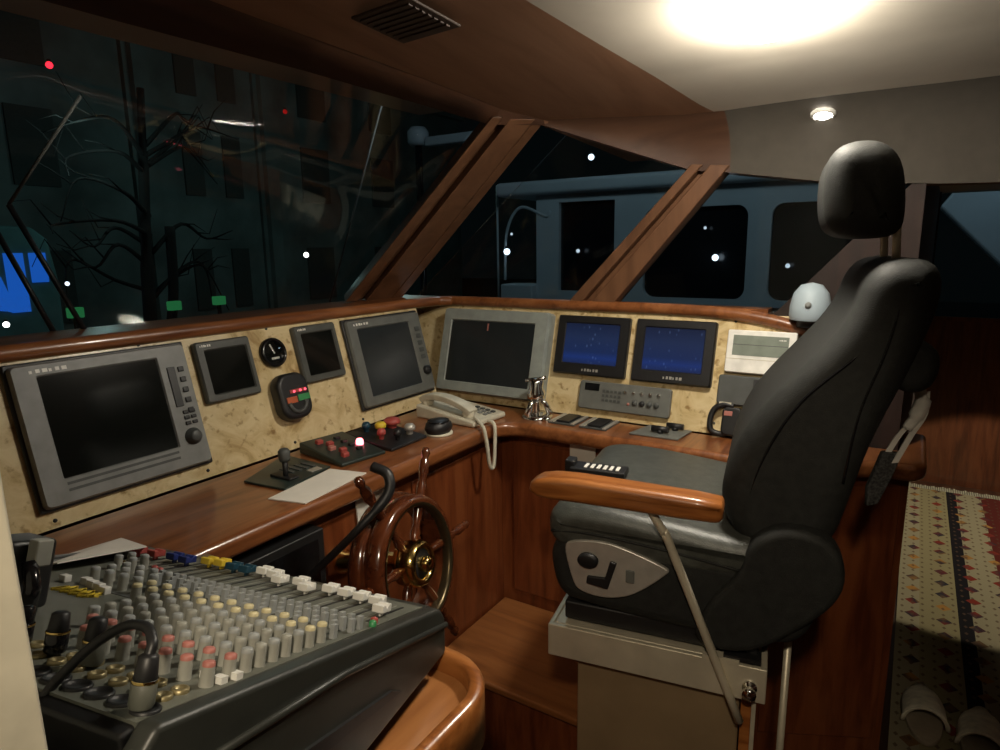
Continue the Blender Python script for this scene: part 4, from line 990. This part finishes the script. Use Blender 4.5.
# facades
for y0, y1, h, hole, lab in ((1.5, 5.0, 5.2, [(2.3, 2.8), (3.6, 4.1)], 'dim building facade behind the kiosk'), (5.05, 7.0, 6.4, [(5.75, 6.05), (6.4, 6.7)], 'tall dim building facade behind the bare tree'), (7.05, 12.5, 5.0, [(7.9, 8.5), (9.6, 10.2)], 'dim building facade right of the bare tree')):
    g = thing('building', lab, 'building', T(-13, 0, -.7), 'buildings on the quay')
    sc = 13 / 9
    bx((-2, y0 * sc, 0), (0, y1 * sc, h * 1.25), 'wall', 'facade', g)
    bx((-.05, y0 * sc, h * 1.25), (.25, y1 * sc, h * 1.25 + .2), 'cornice', 'facade', g)
    for a, c in hole:
        for z in (1.0, 3.4, 5.4): bx((0, a * sc, z), (.05, c * sc, z + 1.3), 'window', 'facade_dark', g)
    for yy in (y0 * sc + .1,): bx((0, yy, 0), (.15, yy + .3, h * 1.25), 'pilaster', 'facade', g)
# bare tree
g = thing('bare_tree', 'bare dark tree on the quay in the middle of the windshield', 'tree', T(-9, 4.95, -.7))
b = MB(); b.tube(smooth_path([(0, 0, 0), (0, .05, 1.0), (0, .12, 2.2), (0, .22, 3.4), (0, .3, 4.4)]), [.09] * 16 + [.07] * 9 + [.05] * 8, 8); b.build('trunk', 'bark', g)
b = MB(); b.tube(smooth_path([(0, .02, .1), (0, .3, 1.0), (0, .45, 1.7), (0, .5, 2.6)]), .07, 8); b.build('trunk', 'bark', g)
rr = random.Random(3)
for k in range(14):
    z0 = 1.5 + rr.random() * 2.2; s_ = 1 if k % 2 else -1; y0 = .15 + (z0 - 1.5) * .06
    L = .5 + rr.random() * .9; p = [(0, y0, z0), (rr.uniform(-.2, .2), y0 + s_ * L * .4, z0 + .15 + rr.uniform(0, .3)), (rr.uniform(-.3, .3), y0 + s_ * L * .8, z0 + .2 + rr.uniform(-.2, .4)), (rr.uniform(-.3, .3), y0 + s_ * L, z0 + rr.uniform(-.3, .4))]
    b = MB(); sp_ = smooth_path(p, 5); b.tube(sp_, [.035 - .03 * i / len(sp_) for i in range(len(sp_))], 6)
    for q in range(3):
        c0 = sp_[5 + q * 3]; b.tube([c0, c0 + Vector((rr.uniform(-.1, .1), s_ * .2, rr.uniform(-.1, .35))), c0 + Vector((0, s_ * .38, rr.uniform(-.2, .5)))], [.012, .009, .004], 5)
    b.build('branch', 'bark', g)
# wall lights / lamps
def lamp(x, y, z, r, m, lab, nm='quay_lamp'):
    g = thing(nm, lab, 'lamp', T(x, y, z)); MB().lathe([(0, -r), (r * .7, -r * .7), (r, 0), (r * .7, r * .7), (0, r)], None, 12).build('bulb', m, g)
    bx((-r * .4, -r * .4, r), (r * .4, r * .4, r * 1.6), 'cap', 'bark', g); return g
lamp(-9, 7.88, 1.46, .045, 'white_lamp', 'bright white quay lamp low in the windshield near the corner post')
lamp(-12, 5.55, 4.5, .055, 'red_lamp', 'bright red lamp high up in the windshield')
lamp(-12, 10.2, 4.52, .05, 'dimred_lamp', 'dim red lamp high in the windshield right of the bare tree')
lamp(-8.6, 3.84, 1.19, .025, 'cool_lamp', 'tiny cool lamp on the edge of the kiosk')
lamp(-3, 1.1, 1.278, .012, 'white_lamp', 'white deck lamp outside the windshield at the frame edge', 'deck_lamp')
for y, z, lab in ((4.09, .80, 'green lit box beside the kiosk'), (5.42, .78, 'green lit box beside the bare tree trunk'), (6.15, .80, 'green lit box furthest from the kiosk')):
    g = thing('green_sign', lab, 'sign', T(-8.3, y * .922, 1.55 - (1.55 - z) * .922), 'green lit boxes'); bx((-.1, -.08, -.06), (0, .08, .06), 'face', 'green_lit', g, bevel=.01); bx((-.08, -.02, -1.45), (-.04, .02, -.06), 'post', 'bark', g)
lamp(-3.66, 5.9, 1.5, .035, 'cool_lamp', 'bright lamp on the neighbour boat left of the second window mullion', 'boat_lamp')
lamp(-1.52, 5.95, 1.43, .03, 'cool_lamp', 'bright lamp behind the middle boat window', 'boat_lamp')
lamp(-2.73, 5.95, 2.38, .03, 'cool_lamp', 'lamp on the roof of the neighbour boat', 'boat_lamp')
lamp(-2.86, 5.95, 1.5, .02, 'dim_lamp', 'faint lamp beside the second mullion', 'boat_lamp')
lamp(-.92, 5.95, 1.36, .02, 'dim_lamp', 'faint lamp in the aft window of the neighbour boat', 'boat_lamp')
lamp(-1.62, 5.95, 1.69, .014, 'dim_lamp', 'faint light at the upper edge of the middle boat window', 'boat_lamp')
lamp(-3.6, 5.9, 1.68, .014, 'dim_lamp', 'faint light above the bright lamp on the neighbour boat', 'boat_lamp')
# wipers on the windshield
g = thing('windshield_wiper', 'wiper with pale blade and dark double arm on the windshield by the kiosk', 'wiper', T(0, 0, 0))
MB().tube([(-1.83, .715, 1.665), (-1.62, .805, 1.895)], .004, 6).build('blade', 'grey', g)
MB().tube([(-1.83, .715, 1.665), (-1.80, .835, 1.34)], .007, 6).build('arm', 'black', g); MB().tube([(-1.85, .69, 1.60), (-1.82, .775, 1.33)], .007, 6).build('arm', 'black', g)
g = thing('whip_antenna', 'thin pale rod outside the windshield near the corner post', 'antenna', T(0, 0, 0))
MB().tube([(-2.5, 2.79, 2.332), (-2.5, 2.30, 1.24)], .005, 6).build('rod', 'grey', g)

# ================================================================== LIGHTS + WORLD
def area(name, loc, size, power, col, rot=(0, 0, 0)):
    l = bpy.data.lights.new(name, 'AREA'); l.shape = 'DISK'; l.size = size; l.energy = power; l.color = col
    o = bpy.data.objects.new(name, l); COL.objects.link(o); o.location = loc; o.rotation_euler = rot; return o
def point(name, loc, r, power, col):
    l = bpy.data.lights.new(name, 'POINT'); l.shadow_soft_size = r; l.energy = power; l.color = col
    o = bpy.data.objects.new(name, l); COL.objects.link(o); o.location = loc; return o
def spot(name, loc, tgt, power, col, ang, blend, r=.03):
    l = bpy.data.lights.new(name, 'SPOT'); l.energy = power; l.color = col; l.spot_size = R(ang); l.spot_blend = blend; l.shadow_soft_size = r
    o = bpy.data.objects.new(name, l); COL.objects.link(o); o.location = loc
    o.rotation_euler = (Vector(tgt) - Vector(loc)).to_track_quat('-Z', 'Y').to_euler(); return o
spot('passage_spot', (.75, 4.1, 1.822), (.45, 4.05, 0), 75, (1, .9, .68), 64, .06, .02)
spot('cabin_spot', (.10, -.25, 2.05), (-.75, 1.2, .80), 44, (1, .84, .62), 58, .5, .05)
point('facade_fill', (-7.5, 8.5, 3.5), .3, 40, (.55, .9, .85))  # unseen fill added to bring out the quay facades
point('boat_fill', (-2.0, 3.6, 3.6), .3, 42, (.62, .78, .85))  # added fill with no visible source, brightens the neighbour boat
point('kiosk_fill', (-8.6, 4.2, 2.9), .1, 9, (.6, 1, .95))  # no lamp here; added to light the teal kiosk top
point('cover_fill', (.6, 5.25, 2.7), .15, 9, (.6, .78, .9))  # extra unseen fill added in front of the blue grey cover

w = bpy.data.worlds.new('night'); SC.world = w; w.use_nodes = True
bgn = w.node_tree.nodes['Background']; bgn.inputs[0].default_value = (.25, .45, .5, 1); bgn.inputs[1].default_value = .004

SC.view_settings.view_transform = 'Standard'; SC.view_settings.look = 'None'
SC.view_settings.exposure = 0; SC.view_settings.gamma = 1; SC.view_settings.use_curve_mapping = False
try:
    SC.cycles.use_denoising = True
    SC.cycles.sample_clamp_indirect = 4
    SC.cycles.max_bounces = 8; SC.cycles.transparent_max_bounces = 16
except Exception: pass
